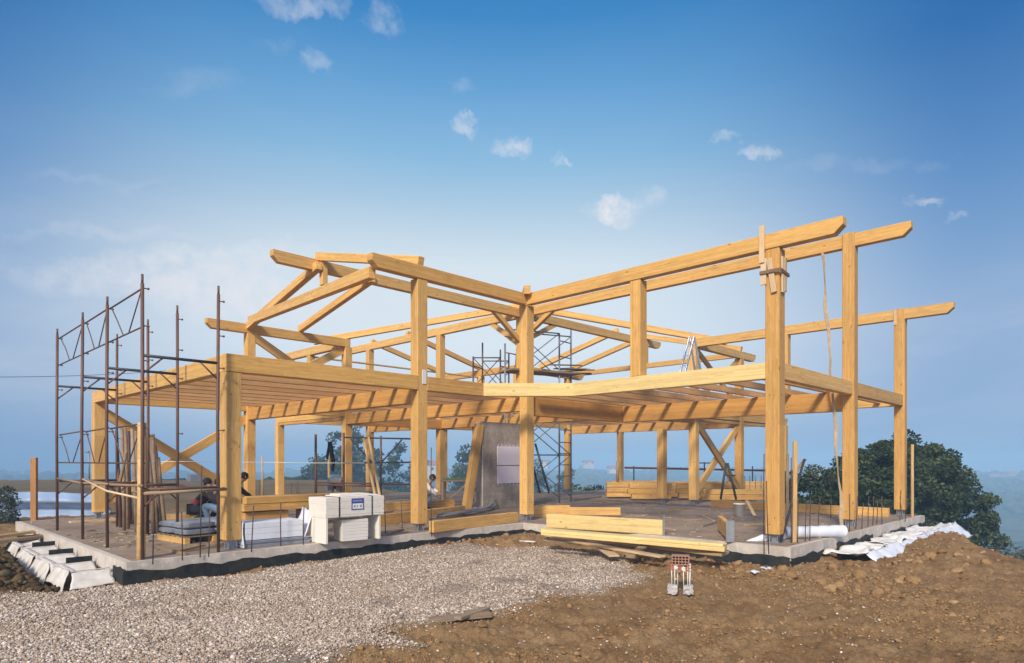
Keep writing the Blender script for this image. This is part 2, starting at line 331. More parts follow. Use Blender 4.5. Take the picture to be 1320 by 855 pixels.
def leaf_mat(name, a, b_, c_):
    m, g, b = new_mat(name); at = g.n('ShaderNodeAttribute'); at.attribute_name = 'tone'
    g.put(b.inputs['Base Color'], g.ramp(at.outputs['Fac'], [(0, a), (.5, b_), (1, c_)]))
    b.inputs['Roughness'].default_value = .6; b.inputs['Specular IOR Level'].default_value = .25
    tr = g.n('ShaderNodeBsdfTranslucent'); g.put(tr.inputs[0], g.ramp(at.outputs['Fac'], [(0, a), (1, c_)]))
    mx = g.n('ShaderNodeMixShader'); mx.inputs[0].default_value = .22; g.put(mx.inputs[1], b.outputs[0]); g.put(mx.inputs[2], tr.outputs[0])
    g.put([n for n in m.node_tree.nodes if n.type == 'OUTPUT_MATERIAL'][0].inputs[0], mx.outputs[0]); return m
M_LEAF = leaf_mat('oak_leaves', (.020, .032, .014), (.052, .078, .028), (.13, .15, .06))
M_LEAFG = leaf_mat('olive_leaves', (.05, .065, .045), (.10, .12, .085), (.17, .19, .14))
M_LEAFD = leaf_mat('far_leaves', (.03, .05, .025), (.055, .08, .035), (.09, .115, .055))
M_BARK = simple('bark', (.11, .085, .065), .95, 0, 9, .6, scale=(1, 1, .3), bumpy=.6)

# ------------------------------------------------------------------ terrain
def vnoise(x, y, seed=0):
    xi = np.floor(x).astype(np.int64); yi = np.floor(y).astype(np.int64); fx = x-xi; fy = y-yi
    def h(a, b):
        n = (a*374761393 + b*668265263 + seed*974711) & 0xffffffff
        n = ((n ^ (n >> 13))*1274126177) & 0xffffffff
        return ((n ^ (n >> 16)) & 0xffff)/65535.0
    sx = fx*fx*fx*(fx*(fx*6-15)+10); sy = fy*fy*fy*(fy*(fy*6-15)+10)
    return (h(xi, yi)*(1-sx)+h(xi+1, yi)*sx)*(1-sy)+(h(xi, yi+1)*(1-sx)+h(xi+1, yi+1)*sx)*sy
def fbm(x, y, f, o=5, rg=.5, seed=0):
    s = 0; a = 1; t = 0
    for i in range(o):
        s = s+a*vnoise(x*f+i*17.3, y*f-i*9.1, seed+i); t += a; a *= rg; f *= 2.03
    return s/t-.5
def sstep(a, b, x): t = np.clip((x-a)/(b-a), 0, 1); return t*t*(3-2*t)
def toXY(u, v): return (u-CU)*rgt.x+(v-CV)*rgt.y, (u-CU)*fwd.x+(v-CV)*fwd.y
def in_poly(x, y, poly):
    r = np.zeros(x.shape, bool); n = len(poly)
    for i in range(n):
        x0, y0 = poly[i]; x1, y1 = poly[(i+1) % n]
        c = ((y0 > y) != (y1 > y)) & (x < (x1-x0)*(y-y0)/((y1-y0) if y1 != y0 else 1e-9)+x0)
        r ^= c
    return r
GZ = -.33
def gp(px, py):
    v = P(px, py, 'z', GZ); return toXY(v.x, v.y)
GRAV = [gp(*p) for p in [(-260, 756), (0, 751), (120, 752), (230, 748), (330, 735), (420, 722), (500, 716), (560, 712), (640, 708), (700, 706), (750, 711), (800, 722), (838, 743), (800, 755), (740, 762), (690, 775), (640, 779), (590, 797), (520, 812), (480, 826), (430, 838), (380, 848), (320, 868)]] + [(-2.2, 4.6), (-2.0, 2), (-14, 2)]
def gravel_mask(X, Y):
    uq = CU+X*rgt.x+Y*fwd.x; vq = CV+X*rgt.y+Y*fwd.y
    return gravel_poly(X, Y) & ~((uq < -8.9) & (vq > .15+.25*np.sin(uq*2.1)))
def gravel_poly(X, Y):
    n = fbm(X, Y, 1.1, 5, .65, 5)*1.5; m = fbm(X, Y, 1.1, 5, .65, 9)*1.2
    return in_poly(X+n, Y+m*.8, GRAV)
def drop_d(X, Y):
    bx = 9.15+np.clip(Y-13.6, 0, 9)*.40+fbm(X, Y, .35, 3, .5, 3)*.5
    ratio = X/np.maximum(Y, 1)
    by = 62-24*sstep(-.30, -.16, ratio)+fbm(X, Y, .05, 3, .5, 8)*6
    return np.where(Y > 2, np.maximum(np.where(Y > 4, X-bx, X-20), Y-by), np.maximum(X-22, -50))
def terrain(X, Y):
    u = CU+X*rgt.x+Y*fwd.x; v = CV+X*rgt.y+Y*fwd.y; rr = np.hypot(X, Y)
    d = drop_d(X, Y)
    z = np.full(X.shape, GZ)
    g = sum(gravel_mask(X+a, Y+b).astype(float) for a, b in ((0, 0), (.1, .04), (-.1, -.05), (.04, -.13), (-.05, .14)))/5
    soil = 1-g
    near = sstep(60, 12, rr)
    z = z+soil*near*(fbm(X, Y, .7, 4, .5, 21)*.16+np.abs(fbm(X, Y, 3.0, 5, .62, 31))*.19+fbm(X, Y, 11, 4, .62, 41)*.085+np.maximum(fbm(X, Y, 6, 3, .5, 47), 0)*.10*sstep(-.1, .15, fbm(X, Y, .8, 3, .5, 49))-.03)
    z = z+g*(fbm(X, Y, .5, 3, .5, 22)*.05)
    # wheel ruts in the front soil
    z = z+soil*near*.03*np.sin((X*.25+Y)*5.5+fbm(X, Y, .6, 3, .5, 77)*5)*sstep(9, 7, Y)
    # spoil banked up beside the right end of the slab, along its front edge and left of the trench
    z = z+(.25+fbm(X, Y, 1.6, 4, .6, 71)*.30)*np.exp(-((u-5.2)/3.2)**4-((v+8.15)/.85)**2)+.12*np.exp(-((u-8)/2)**2-((v+8.3)/1)**2)
    z = z+.13*np.exp(-((v+.80)/.38)**2)*sstep(-5.8, -3.5, u)*sstep(.3, -.8, u)+.05*np.exp(-((u+1.9)/.7)**2-((v+3.6)/2.6)**2)
    z = z+.16*np.exp(-((X-.3*1)/9)**2)*0
    z = z+.34*np.exp(-((u+10.3)/.55)**2-((v-3.6)/2.7)**4)+.22*np.exp(-((u+11.8)/1.0)**2-((v-4.4)/2.8)**2)+.16*np.exp(-((u+10.5)/2.5)**2-((v-9.5)/2.5)**2)
    z = z-.26*np.exp(-((u+9.36)/.46)**6-((v-3.6)/3.35)**8)
    z = z-.22*np.exp(-((v+7.0)/.35)**4-((u-5.5)/3.8)**6)
    # slopes beyond the hilltop
    dd = np.maximum(d, 0)
    z = z-30*(1-np.exp(-dd/55))-np.minimum(dd, 12)*.12
    z = z+fbm(X, Y, .012, 5, .5, 55)*9*sstep(8, 80, dd)
    z = z+(17+fbm(X, Y, .004, 3, .5, 61)*14)*sstep(260, 620, rr)*sstep(5, 60, dd)
    z = z-40*sstep(900, 1500, rr)
    # under the slab
    ins = ((u > -8.8) & (u < 8.8) & (v > -.1) & (v < 9)) | ((u > -.1) & (u < 8.8) & (v > -6.5) & (v < 9)) | ((u > -.1) & (u < 17) & (v > -.1) & (v < 9)) | ((u > -.1) & (u < 8.8) & (v > 0) & (v < 14.3))
    z = np.where(ins, np.minimum(z, -.42), z)
    return z, g, d, rr, u, v
def build_ground():
    azs = np.concatenate([np.linspace(-180, -62, 60, endpoint=False), np.linspace(-62, 62, 1150, endpoint=False), np.linspace(62, 180, 60, endpoint=False)])
    rs = [1.2]
    while rs[-1] < 1500:
        r = rs[-1]; rs.append(r*(1.0062 if 4.4 < r < 14 else (1.0105 if 3 < r < 24 else (1.02 if r < 60 else 1.035))))
    rs = np.array(rs); A, RR = np.meshgrid(np.radians(azs), rs)
    X = RR*np.sin(A); Y = RR*np.cos(A)
    z, gm, d, rr, u, v = terrain(X.ravel(), Y.ravel())
    na, nr = len(azs), len(rs)
    co = np.stack([u, v, z], 1)
    co = np.vstack([co, [[CU, CV, GZ]]])
    i = np.arange(nr-1)[:, None]*na; j = np.arange(na)[None, :]; j2 = (j+1) % na
    q = np.stack([i+j, i+na+j, i+na+j2, i+j2], -1).reshape(-1, 4)[:, ::-1]
    tri = np.stack([np.full(na, nr*na), (np.arange(na)), (np.arange(na)+1) % na], 1)[:, ::-1]
    me = bpy.data.meshes.new('ground')
    nq, ntr = len(q), len(tri)
    me.vertices.add(len(co)); me.vertices.foreach_set('co', co.astype(np.float32).ravel())
    me.loops.add(nq*4+ntr*3); me.loops.foreach_set('vertex_index', np.concatenate([q.ravel(), tri.ravel()]).astype(np.int32))
    me.polygons.add(nq+ntr); ls = np.concatenate([np.arange(nq)*4, nq*4+np.arange(ntr)*3]).astype(np.int32)
    me.polygons.foreach_set('loop_start', ls)
    me.update(calc_edges=True); me.validate()
    X = X.ravel(); Y = Y.ravel()
    fld = sstep(19, 27, Y)*(1-gm)*(fbm(X, Y, .3, 3)*.5+.8).clip(0, 1); far = sstep(2, 14, d)
    dark = sstep(-9.35, -9.75, u)*sstep(-.2, .4, v)*sstep(13, 10, v)*(1-gm)
    cov = np.ones((len(co), 4), np.float32); cov[:-1, 0] = gm; cov[:-1, 1] = fld; cov[:-1, 2] = far
    cov2 = np.zeros((len(co), 4), np.float32); cov2[:-1, 0] = dark*.9; cov2[:, 3] = 1
    cov[-1] = (1, 0, 0, 1)
    for nme, c in (('cover', cov), ('cover2', cov2)):
        a = me.color_attributes.new(nme, 'FLOAT_COLOR', 'POINT'); a.data.foreach_set('color', c.ravel())
    me.polygons.foreach_set('use_smooth', [True]*len(me.polygons))
    me.materials.append(M_GROUND)
    o = link('ground', me, Matrix()); o['kind'] = 'structure'; o['label'] = 'brown soil and pale gravel ground falling away to hazy hills'
    return o
build_ground()
def tz(p, s=0):
    X, Y = toXY(p[0], p[1]); z = terrain(np.array([X]), np.array([Y]))[0][0]; return z+s

ICO_V, ICO_F = None, None
def ico(sub):
    bm = bmesh.new(); bmesh.ops.create_icosphere(bm, subdivisions=sub, radius=1); bm.verts.ensure_lookup_table()
    v = np.array([x.co[:] for x in bm.verts]); f = np.array([[y.index for y in x.verts] for x in bm.faces]); bm.free(); return v, f
def raw_mesh(name, V, Fc, mat, tone=None, smooth=False, parent=None, M=Matrix()):
    me = bpy.data.meshes.new(name); k = Fc.shape[1]
    me.vertices.add(len(V)); me.vertices.foreach_set('co', V.astype(np.float32).ravel())
    me.loops.add(Fc.size); me.loops.foreach_set('vertex_index', Fc.astype(np.int32).ravel())
    me.polygons.add(len(Fc)); me.polygons.foreach_set('loop_start', (np.arange(len(Fc))*k).astype(np.int32))
    me.update(calc_edges=True)
    if tone is not None:
        a = me.attributes.new('tone', 'FLOAT', 'POINT'); a.data.foreach_set('value', tone.astype(np.float32))
    if smooth: me.polygons.foreach_set('use_smooth', [True]*len(me.polygons))
    me.materials.append(mat); return link(name, me, M, parent)
def scatter_blobs(name, X, Y, size, mat, label, sub=1, sink=.25, flat=.65, rough=.25, smooth=False, lift=None):
    bv, bf = ico(sub); n = len(X)
    z, *_ , u, v = terrain(X, Y)
    if lift is not None: z = z+lift
    q = RNG.normal(size=(n, 4)); q /= np.linalg.norm(q, axis=1)[:, None]; w, x, y, zz = q.T
    Rm = np.stack([np.stack([1-2*(y*y+zz*zz), 2*(x*y-zz*w), 2*(x*zz+y*w)], -1), np.stack([2*(x*y+zz*w), 1-2*(x*x+zz*zz), 2*(y*zz-x*w)], -1), np.stack([2*(x*zz-y*w), 2*(y*zz+x*w), 1-2*(x*x+y*y)], -1)], 1)
    asp = RNG.uniform(.5, 1.45, (n, 3))*size[:, None]
    bvv = bv[None]*(1+RNG.uniform(-rough, rough, (n, len(bv), 1)))
    V = np.einsum('nij,nkj->nki', Rm, bvv*asp[:, None, :]); V[..., 2] *= flat
    V[..., 0] += u[:, None]; V[..., 1] += v[:, None]; V[..., 2] += (z+size*flat*(1-sink*2))[:, None]
    Fc = (bf[None]+(np.arange(n)*len(bv))[:, None, None]).reshape(-1, 3)
    tone = np.repeat(np.clip(RNG.normal(.5, .24, n), 0, 1), len(bv))
    o = raw_mesh(name, V.reshape(-1, 3), Fc, mat, tone, smooth); o['kind'] = 'stuff'; o['label'] = label; return o
# gravel stones, denser towards the camera, and clods of soil
def wedge(n, y0, y1, a0=-.84, a1=.84, p=1.0):
    Y = y0*(y1/y0)**RNG.uniform(0, 1, n)**p; return RNG.uniform(a0, a1, n)*Y, Y
X, Y = wedge(260000, 4.6, 16, -.86, .30); k = gravel_mask(X+RNG.normal(0, .13, len(X)), Y+RNG.normal(0, .13, len(X))); k &= (fbm(X, Y, 1.3, 4, .6, 101) < .17+RNG.normal(0, .05, len(X))); X, Y = X[k], Y[k]
_, _, _, _, uu, vv = terrain(X, Y); k = ~((uu > -8.95) & (vv > -.28)); X, Y = X[k], Y[k]
scatter_blobs('gravel', X, Y, RNG.uniform(.0055, .0125, len(X))*np.where(RNG.uniform(0, 1, len(X)) < .10, 1.8, 1), M_STONE, 'pale crushed gravel spread over the ground in front of the slab', 1, .12, .7, .3)
X, Y = wedge(900, 5, 13, -.4, .6); k = ~gravel_mask(X, Y); 
scatter_blobs('stray_stones', X[k], Y[k], RNG.uniform(.008, .016, k.sum()), M_STONE, 'stray pale stones scattered over the brown soil', 1, .2, .7, .3)
X, Y = wedge(170000, 4.6, 20, -.5, .9); z_, g_, d_, r_, uu, vv = terrain(X, Y)
onslab = (((uu > -9.9) & (vv > -.30)) | ((uu > -.42) & (vv > -6.65)))&(uu<17.5)&(vv<14)
cl = fbm(X, Y, .9, 4, .6, 91)
k = (~gravel_mask(X, Y)) & ~onslab & (RNG.uniform(0, 1, len(X)) < np.clip(.14+cl*2.8+np.exp(-((vv+7.9)/.9)**2)*.5*(uu > -2)+np.exp(-((vv+.8)/.4)**2)*.4, .03, 1))
X, Y = X[k], Y[k]; dk = uu[k] < -9.8
sz = np.exp(RNG.normal(-4.9, .60, len(X))).clip(.004, .034)
scatter_blobs('soil_clods', X[~dk], Y[~dk], sz[~dk], M_CLOD, 'loose clods of brown soil around the building', 2, .42, .62, .30, False)
X2, Y2 = wedge(9000, 5.5, 17, -.45, .86); z_, g_, d_, r_, uu, vv = terrain(X2, Y2)
k = (~gravel_mask(X2, Y2)) & ~(((uu > -9.9) & (vv > -.30)) | ((uu > -.42) & (vv > -6.65))) & (RNG.uniform(0, 1, len(X2)) < .003+.30*np.exp(-((vv+7.9)/.8)**2)*(uu > -2)+.25*np.exp(-((vv+.8)/.35)**2)*(uu > -6)+.28*np.exp(-((uu+1.5)/1.0)**2-((vv+5.4)/1.6)**2))
scatter_blobs('lumpy_clods', X2[k], Y2[k], np.exp(RNG.normal(-3.3, .45, k.sum())).clip(.02, .095), M_CLOD, 'larger crumbly lumps of soil banked against the slab', 3, .38, .8, .15, False)
X, Y = wedge(60000, 9, 24, -.86, -.5); z_, g_, d_, r_, uu, vv = terrain(X, Y); k = (uu < -9.72) & ((~gravel_mask(X, Y)) | (vv > .5)) & (vv < 14); X, Y = X[k], Y[k]
scatter_blobs('dark_clods', X, Y, np.exp(RNG.normal(-4.1, .6, len(X))).clip(.008, .075), M_DCLOD, 'dark damp clods heaped left of the slab trench', 2, .3, .8, .3, False)

# ------------------------------------------------------------------ the timber house frame
H = thing('timber_house_frame', 'large cross-shaped house frame of honey coloured laminated timber standing unfinished on a concrete slab', 'building frame')
W = .26
zf, zg, ze, zeb, zr = 3.30, 3.0, 5.64, 5.365, 6.66
def slab_mesh(bm, poly, z0, z1, rough=0.0):
    pts = []
    for i in range(len(poly)):
        a = Vector(poly[i]); b = Vector(poly[(i+1) % len(poly)]); n = max(1, int((b-a).length/.35))
        for k in range(n): pts.append(a.lerp(b, k/n))
    lo = [bm.verts.new((p.x+random.uniform(-rough, rough), p.y+random.uniform(-rough, rough), z0+random.uniform(-rough, rough))) for p in pts]
    hi = [bm.verts.new((p.x+random.uniform(-rough, rough)*.5, p.y+random.uniform(-rough, rough)*.5, z1)) for p in pts]
    bm.faces.new(hi); bm.faces.new(lo[::-1])
    for i in range(len(pts)):
        j = (i+1) % len(pts); bm.faces.new((lo[i], lo[j], hi[j], hi[i]))
SL = [(-8.9, -.25), (-.38, -.25), (-.38, -6.6), (8.95, -6.6), (8.95, -.3), (17.2, -.3), (17.2, 9.0), (8.95, 9.0), (8.95, 14.2), (-.38, 14.2), (-.38, 9.0), (-8.9, 9.0)]
bm = bmesh.new(); slab_mesh(bm, SL, -.235, -.004, .006)
slab = mesh_bm('foundation_slab', bm, M_CONC, parent=H)
bm = bmesh.new(); slab_mesh(bm, [(x+(.10 if x < 0 else -.10) if abs(x) > 1 else x+.1, y+(.10 if y < 0 else -.10)) for x, y in SL], -.002, .0)
slab_top = mesh_bm('slab_surface', bm, M_SLAB, parent=slab)
# black bitumen band painted on the foundation wall below the slab edge, ragged lower line
def band(pts, name='bitumen_band'):
    bm = bmesh.new()
    for (a, b, zt, zb) in pts:
        a = Vector(a); b = Vector(b); n = int((b-a).length/.12)+1; d = (b-a).normalized(); nr = Vector((d.y, -d.x, 0))
        prev = None
        for i in range(n+1):
            p = a.lerp(b, i/n)+nr*.012; zz = zt+.03*math.sin(i*.9)*random.random()-random.random()*.025
            row = [bm.verts.new((p.x, p.y, zz)), bm.verts.new((p.x, p.y, zb)), bm.verts.new((p.x-nr.x*.05, p.y-nr.y*.05, zz)), ]
            if prev: bm.faces.new((prev[0], prev[1], row[1], row[0])); bm.faces.new((prev[2], prev[0], row[0], row[2]))
            prev = row
    return mesh_bm(name, bm, M_BITU, parent=slab)
band([((-8.95, -.262, 0), (-.38, -.262, 0), -.135, -.75), ((-.40, -.262, 0), (-.40, -6.6, 0), -.16, -.75), ((-.39, -6.615, 0), (1.3, -6.615, 0), -.18, -.8), ((1.9, -6.615, 0), (4.2, -6.615, 0), -.13, -.8), ((5.6, -6.615, 0), (8.95, -6.615, 0), -.17, -.9), ((-8.915, .35, 0), (-8.915, -.27, 0), -.10, -.75)])
bm = bmesh.new(); slab_mesh(bm, [(x+(.03 if x < 0 else -.03) if abs(x) > 1 else x+.03, y+(.03 if y < 0 else -.03)) for x, y in SL], -1.6, -.2)
mesh_bm('foundation_wall', bm, M_CONC, parent=slab)

def post(u, v, z0, z1, w=W, foot=True, label=None, mat=None):
    """square post whose visible near corner stands at (u, v)"""
    M, L = frame((u+w/2, v+w/2, z0), (u+w/2, v+w/2, z1))
    bm = bmesh.new(); box(bm, (0, -w/2, -w/2), (L, w/2, w/2), .009)
    o = mesh_bm('post', bm, mat or M_GLU, M, H)
    if label: o['label'] = label
    if foot:
        bm = bmesh.new(); z = -.0
        box(bm, (-.11, -.11, z-.003), (.11, .11, z+.012)); box(bm, (-.10, -.10, z0-.014), (.10, .10, z0-.002))
        for sx in (-.07, .07):
            for sy in (-.07, .07): bmesh.ops.create_cone(bm, cap_ends=True, segments=8, radius1=.011, radius2=.011, depth=z0-.01, matrix=Matrix.Translation((sx, sy, z0/2)))
        box(bm, (-.045, -.045, .0), (.045, .045, z0-.012))
        mesh_bm('post_foot', bm, M_GALV, Matrix.Translation((u+w/2, v+w/2, 0)), o)
    return o
uA, uB, vD, e1, f1, g1 = -7.35, -3.36, -6.25, 4.16, 8.36, 8.43
EG = .155
# posts: ground floor and through posts
PB = {}
PB['A'] = post(uA, 0, EG, zg-.002); PB['B'] = post(uB, 0, EG, zeb-.002); PB['C'] = post(0, 0, EG, zeb-.002); PB['D'] = post(0, vD, EG, zeb-.002)
PB['E'] = post(e1, vD, EG, zr+.03); PB['F'] = post(f1, vD, EG, ze+.02); PB['G'] = post(uA, g1, EG, zg-.002)
post(uB, g1, EG, zeb-.002); post(0, g1, EG, zeb-.002); post(e1, 8.5, EG, 6.36); post(0, 13.4, EG, zg-.002); post(e1, 13.4, EG, 6.36)
post(f1, 0, EG, zeb-.002); post(f1, 1.25, EG, 2.62); post(11.8, 0, EG, zeb-.002); post(11.8, g1, EG, zeb-.002); post(16.0, 0, EG, zg-.002); post(16.0, 8.4, EG, zg-.002)
post(4.2, 4.2, EG, 6.37); post(f1, g1, EG, zeb-.002); post(f1, 13.4, EG, zg-.002)
post(0, -3.30, zf+.004, zeb-.002, foot=False)
post(0, 10.9, zf+.004, zeb-.002, .22, foot=False); post(f1, -3.1, zf+.004, zeb-.002, .24, foot=False); post(f1, 10.75, zf+.004, zeb-.002, foot=False)
# floor edge beams (their outer faces sit 6 mm behind the posts' faces where posts run through)
def line(name, p0, p1, w, h, mat=M_GLU, **k): return beam(name, p0, p1, w, h, mat, H, **k)
off = .09+.006
line('edge_beam', (uA, off-.016, zf), (uB+.004, off-.016, zf), .18, zf-zg); line('edge_beam', (uB+W-.004, off-.016, zf), (-1.47, off-.016, zf), .18, zf-zg)
c1 = .012
ch = beam('edge_beam', (-1.47+.064-.012, .064-.001, zf-.001), (.064-.001, -1.47+.064-.012, zf-.001), .18, zf-zg+.001, M_FRESH, H)
ch['label'] = 'pale yellow chamfered edge beam across the inner corner'
line('edge_beam', (off-.016, -1.47, zf), (off-.016, vD+W-.004, zf), .18, zf-zg, M_FRESH)
line('edge_beam', (W-.004, vD+off+.02, zf), (e1+.004, vD+off+.02, zf), .16, zf-zg); line('edge_beam', (e1+W-.004, vD+off+.02, zf), (f1+.004, vD+off+.02, zf), .16, zf-zg)
line('edge_beam', (uA+.10, .18, zf), (uA+.10, g1+W, zf), .18, zf-zg, M_GLU)
line('edge_beam', (uA+.20, g1+.13, zf), (0, g1+.13, zf), .18, .30)
line('edge_beam', (.12, g1+W+.01, zf), (.12, 13.66, zf), .18, .30); line('edge_beam', (.22, 13.55, zf), (f1+W, 13.55, zf), .18, .30); line('edge_beam', (f1+.12, g1+W, zf), (f1+.12, 13.44, zf), .18, .30)
line('edge_beam', (f1+.12, vD+W, zf), (f1+.12, 0, zf), .18, .30)
line('edge_beam', (f1+W, .12, zf), (16.3, .12, zf), .18, .30, tip1=True); line('edge_beam', (16.12, .22, zf), (16.12, 8.7, zf), .18, .30); line('edge_beam', (f1+W, g1+.13, zf), (16.0, g1+.13, zf), .18, .30)
# main beams under the joists
zm = 3.085
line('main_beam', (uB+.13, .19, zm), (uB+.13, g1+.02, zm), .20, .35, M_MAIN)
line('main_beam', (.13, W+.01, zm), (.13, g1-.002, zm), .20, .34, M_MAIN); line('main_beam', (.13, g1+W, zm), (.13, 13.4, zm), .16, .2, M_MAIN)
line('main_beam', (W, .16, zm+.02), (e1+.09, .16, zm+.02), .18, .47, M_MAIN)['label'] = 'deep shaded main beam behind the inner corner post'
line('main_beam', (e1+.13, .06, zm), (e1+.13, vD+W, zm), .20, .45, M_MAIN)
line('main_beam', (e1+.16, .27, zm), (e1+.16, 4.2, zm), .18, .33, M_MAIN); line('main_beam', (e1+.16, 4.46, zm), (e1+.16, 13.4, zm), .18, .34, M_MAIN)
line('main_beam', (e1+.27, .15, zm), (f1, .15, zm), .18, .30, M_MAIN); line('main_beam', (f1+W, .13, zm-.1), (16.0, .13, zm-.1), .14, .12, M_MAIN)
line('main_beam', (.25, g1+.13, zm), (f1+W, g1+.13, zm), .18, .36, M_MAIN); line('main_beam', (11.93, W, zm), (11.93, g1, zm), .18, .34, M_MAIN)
# joists resting on the main beams
jv = [.80+.845*k for k in range(9)]
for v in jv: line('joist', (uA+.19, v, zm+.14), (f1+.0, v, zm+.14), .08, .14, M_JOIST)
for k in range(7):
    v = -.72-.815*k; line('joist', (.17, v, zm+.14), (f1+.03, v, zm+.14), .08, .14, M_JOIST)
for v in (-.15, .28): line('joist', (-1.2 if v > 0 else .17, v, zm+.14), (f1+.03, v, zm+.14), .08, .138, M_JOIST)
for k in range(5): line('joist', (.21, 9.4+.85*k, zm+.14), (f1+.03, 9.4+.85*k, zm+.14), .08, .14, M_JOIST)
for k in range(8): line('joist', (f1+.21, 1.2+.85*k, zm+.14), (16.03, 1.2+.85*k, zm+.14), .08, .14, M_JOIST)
# eaves and ridges
ew = .19; hh = .275
line('eave_beam', (-4.50, .075, ze), (-.02, .075, ze), ew, hh, tip0=True)
line('eave_beam', (.075, -.0, ze), (.075, -7.33, ze), ew, hh, tip1=True)
line('eave_beam', (-4.53, g1+.10, ze), (.0, g1+.10, ze), ew, hh, tip0=True)
line('eave_beam', (.10, g1-.0, ze), (.10, 13.6, ze), ew, hh, tip1=True)
line('eave_beam', (f1+.10, .1, ze), (f1+.10, -7.37, ze), ew, hh, tip1=True)
line('eave_beam', (f1+.0, .10, ze), (13.1, .10, ze), ew, hh, tip1=True)
line('eave_beam', (f1+.10, g1+.2, ze), (f1+.10, 13.6, ze), ew, hh, tip1=True)
line('eave_beam', (f1+.2, g1+.13, ze), (13.0, g1+.13, ze), ew, hh, tip1=True)
line('ridge_beam', (-4.55, 4.29, zr), (13.0, 4.29, zr), .18, .29, tip0=True, tip1=True)
line('ridge_beam', (4.29, -7.36, zr-.001), (4.29, 4.2, zr-.001), .182, .29, tip0=True)
line('ridge_beam', (4.29, 4.38, zr-.001), (4.29, 15.25, zr-.001), .182, .29, tip1=True)
# hip valleys running from the crossing out over the four inner corner posts
rh = .20
def raft(name, a, b, w=.15, h=rh, mat=M_GLU, **k): return line(name, (a[0], a[1], a[2]+h), (b[0], b[1], b[2]+h), w, h, mat, **k)
def ext(a, b, s):
    a = Vector(a); b = Vector(b); return tuple(b+(b-a).normalized()*s)
O = (4.29, 4.29, zr+.005)
for c in ((.1, .1), (8.46, .1), (.1, 8.53), (8.46, 8.53)):
    k = (c[0], c[1], ze+.005); raft('valley_rafter', O, ext(O, k, .42 if c[0] == c[1] else 1.15), .16)
# common rafters
def pair(u=None, v=None, near=True, far=True, w=.15):
    if u is not None:
        if near: raft('rafter', (u, 4.22, zr+.005), ext((u, 4.22, zr), (u, .1, ze+.005), .1), w)
        if far: raft('rafter', (u, 4.36, zr+.005), ext((u, 4.36, zr), (u, 8.53, ze+.005), .1), w)
    else:
        if near: raft('rafter', (4.22, v, zr+.005), ext((4.22, v, zr), (.1, v, ze+.005), .1), w)
        if far: raft('rafter', (4.36, v, zr+.005), ext((4.36, v, zr), (8.46, v, ze+.005), .1), w)
raft('rafter', (-3.30, 4.29, zr+.005), ext((-3.30, 4.29, zr), (-3.30, .08, ze+.005), .14), .16)
line('rafter', (-3.42, 4.05, zr-.30+.20), (-3.30, 8.55, ze+.02), .17, .21)
line('rafter', (-1.75, 4.15, zr-.28+.20), (-1.60, 8.55, ze+.19), .16, .20)
line('tie_beam', (-3.25, 8.47, 5.86), (-4.33, .24, 5.44), .16, .24)
line('king_post', (-3.24, 4.12, 6.0), (-3.24, 4.12, 6.66), .15, .16, top=False)
pair(u=11.9); pair(u=10.0, near=False); pair(v=10.9, near=False); pair(v=13.5, near=False)
line('tie_beam', (11.9, .2, ze-.02), (11.9, 8.6, ze-.02), .15, .20); line('king_post', (11.9, 4.29, ze-.0), (11.9, 4.29, 6.37), .2, .2, top=False)
line('tie_beam', (.2, 10.97, ze-.3), (8.4, 10.97, ze-.3), .14, .05)
# braces of the crossing post
for a, b in (((4.33, 4.44, 5.50), (4.31, 5.8, 6.42)), ((4.18, 4.33, 5.62), (3.0, 4.31, 6.42)), ((4.48, 4.33, 5.62), (6.1, 4.31, 6.42)), ((4.33, 4.18, 5.70), (4.31, 2.9, 6.42))):
    line('brace', a, b, .15, .15, top=False)
# diagonal wind bracing
def cross(u0, u1, v, z0, z1, w=.10, h=.25):
    line('brace', (u0, v, z1), (u1, v, z0), w, h, top=False); line('brace', (u0, v+w+.004, z0), (u1, v+w+.004, z1), w, h, top=False)
cross(uA+.2, uB+.05, g1+.06, .35, 2.78); cross(uB+.2, .05, g1+.06, 3.5, 5.30); cross(f1+.2, 11.85, .06, .35, 2.78); cross(f1+.2, 11.85, .06, 3.5, 5.28, .09, .17)
# sill timbers bolted along the slab edge between posts, and the shims and cards left on the posts
M_CARD = simple('white_card', (.78, .76, .72), .7, 0, 30, .1)
bm = bmesh.new(); box(bm, (0, 0, 0), (.11, .012, .30), .003)
mesh_bm('card', bm, M_CARD, Matrix.Translation((uB+.11, -.016, 3.13)), PB['B'])
bm = bmesh.new(); box(bm, (0, 0, 0), (.022, .07, .40), .003)
mesh_bm('wood_strip', bm, M_PALE, Matrix.Translation((f1-.024, vD+.19, 5.22)), PB['F'])
def shim(a, b, w, nrm_off):
    beam('shim', a, b, w, .03, M_PALE, PB['D'], top=False, up=Vector((1, 0, 0)) if nrm_off == 'x' else Vector((0, 1, 0)), bev=.003)
shim((-.055, -5.96, 5.80), (-.055, -5.95, 5.12), .10, 'x'); shim((-.03, -5.98, 5.2), (-.03, -5.97, 4.72), .11, 'x')
shim((-.03, -6.08, 5.18), (-.03, -6.17, 4.55), .10, 'x'); shim((.09, -6.275, 5.2), (.10, -6.275, 4.55), .09, 'y'); shim((.22, -6.275, 5.2), (.20, -6.275, 4.58), .08, 'y')
bm = bmesh.new()
for k in range(3):
    z = 4.90+.02*k; tube(bm, [(-.065, vD-.05, z+.02), (.33, vD-.05, z-.02), (.33, vD+.33, z), (-.065, vD+.33, z+.02), (-.065, vD-.05, z+.02)], .011, 6)
mesh_bm('rope_lashing', bm, M_ROPE, parent=PB['D'])
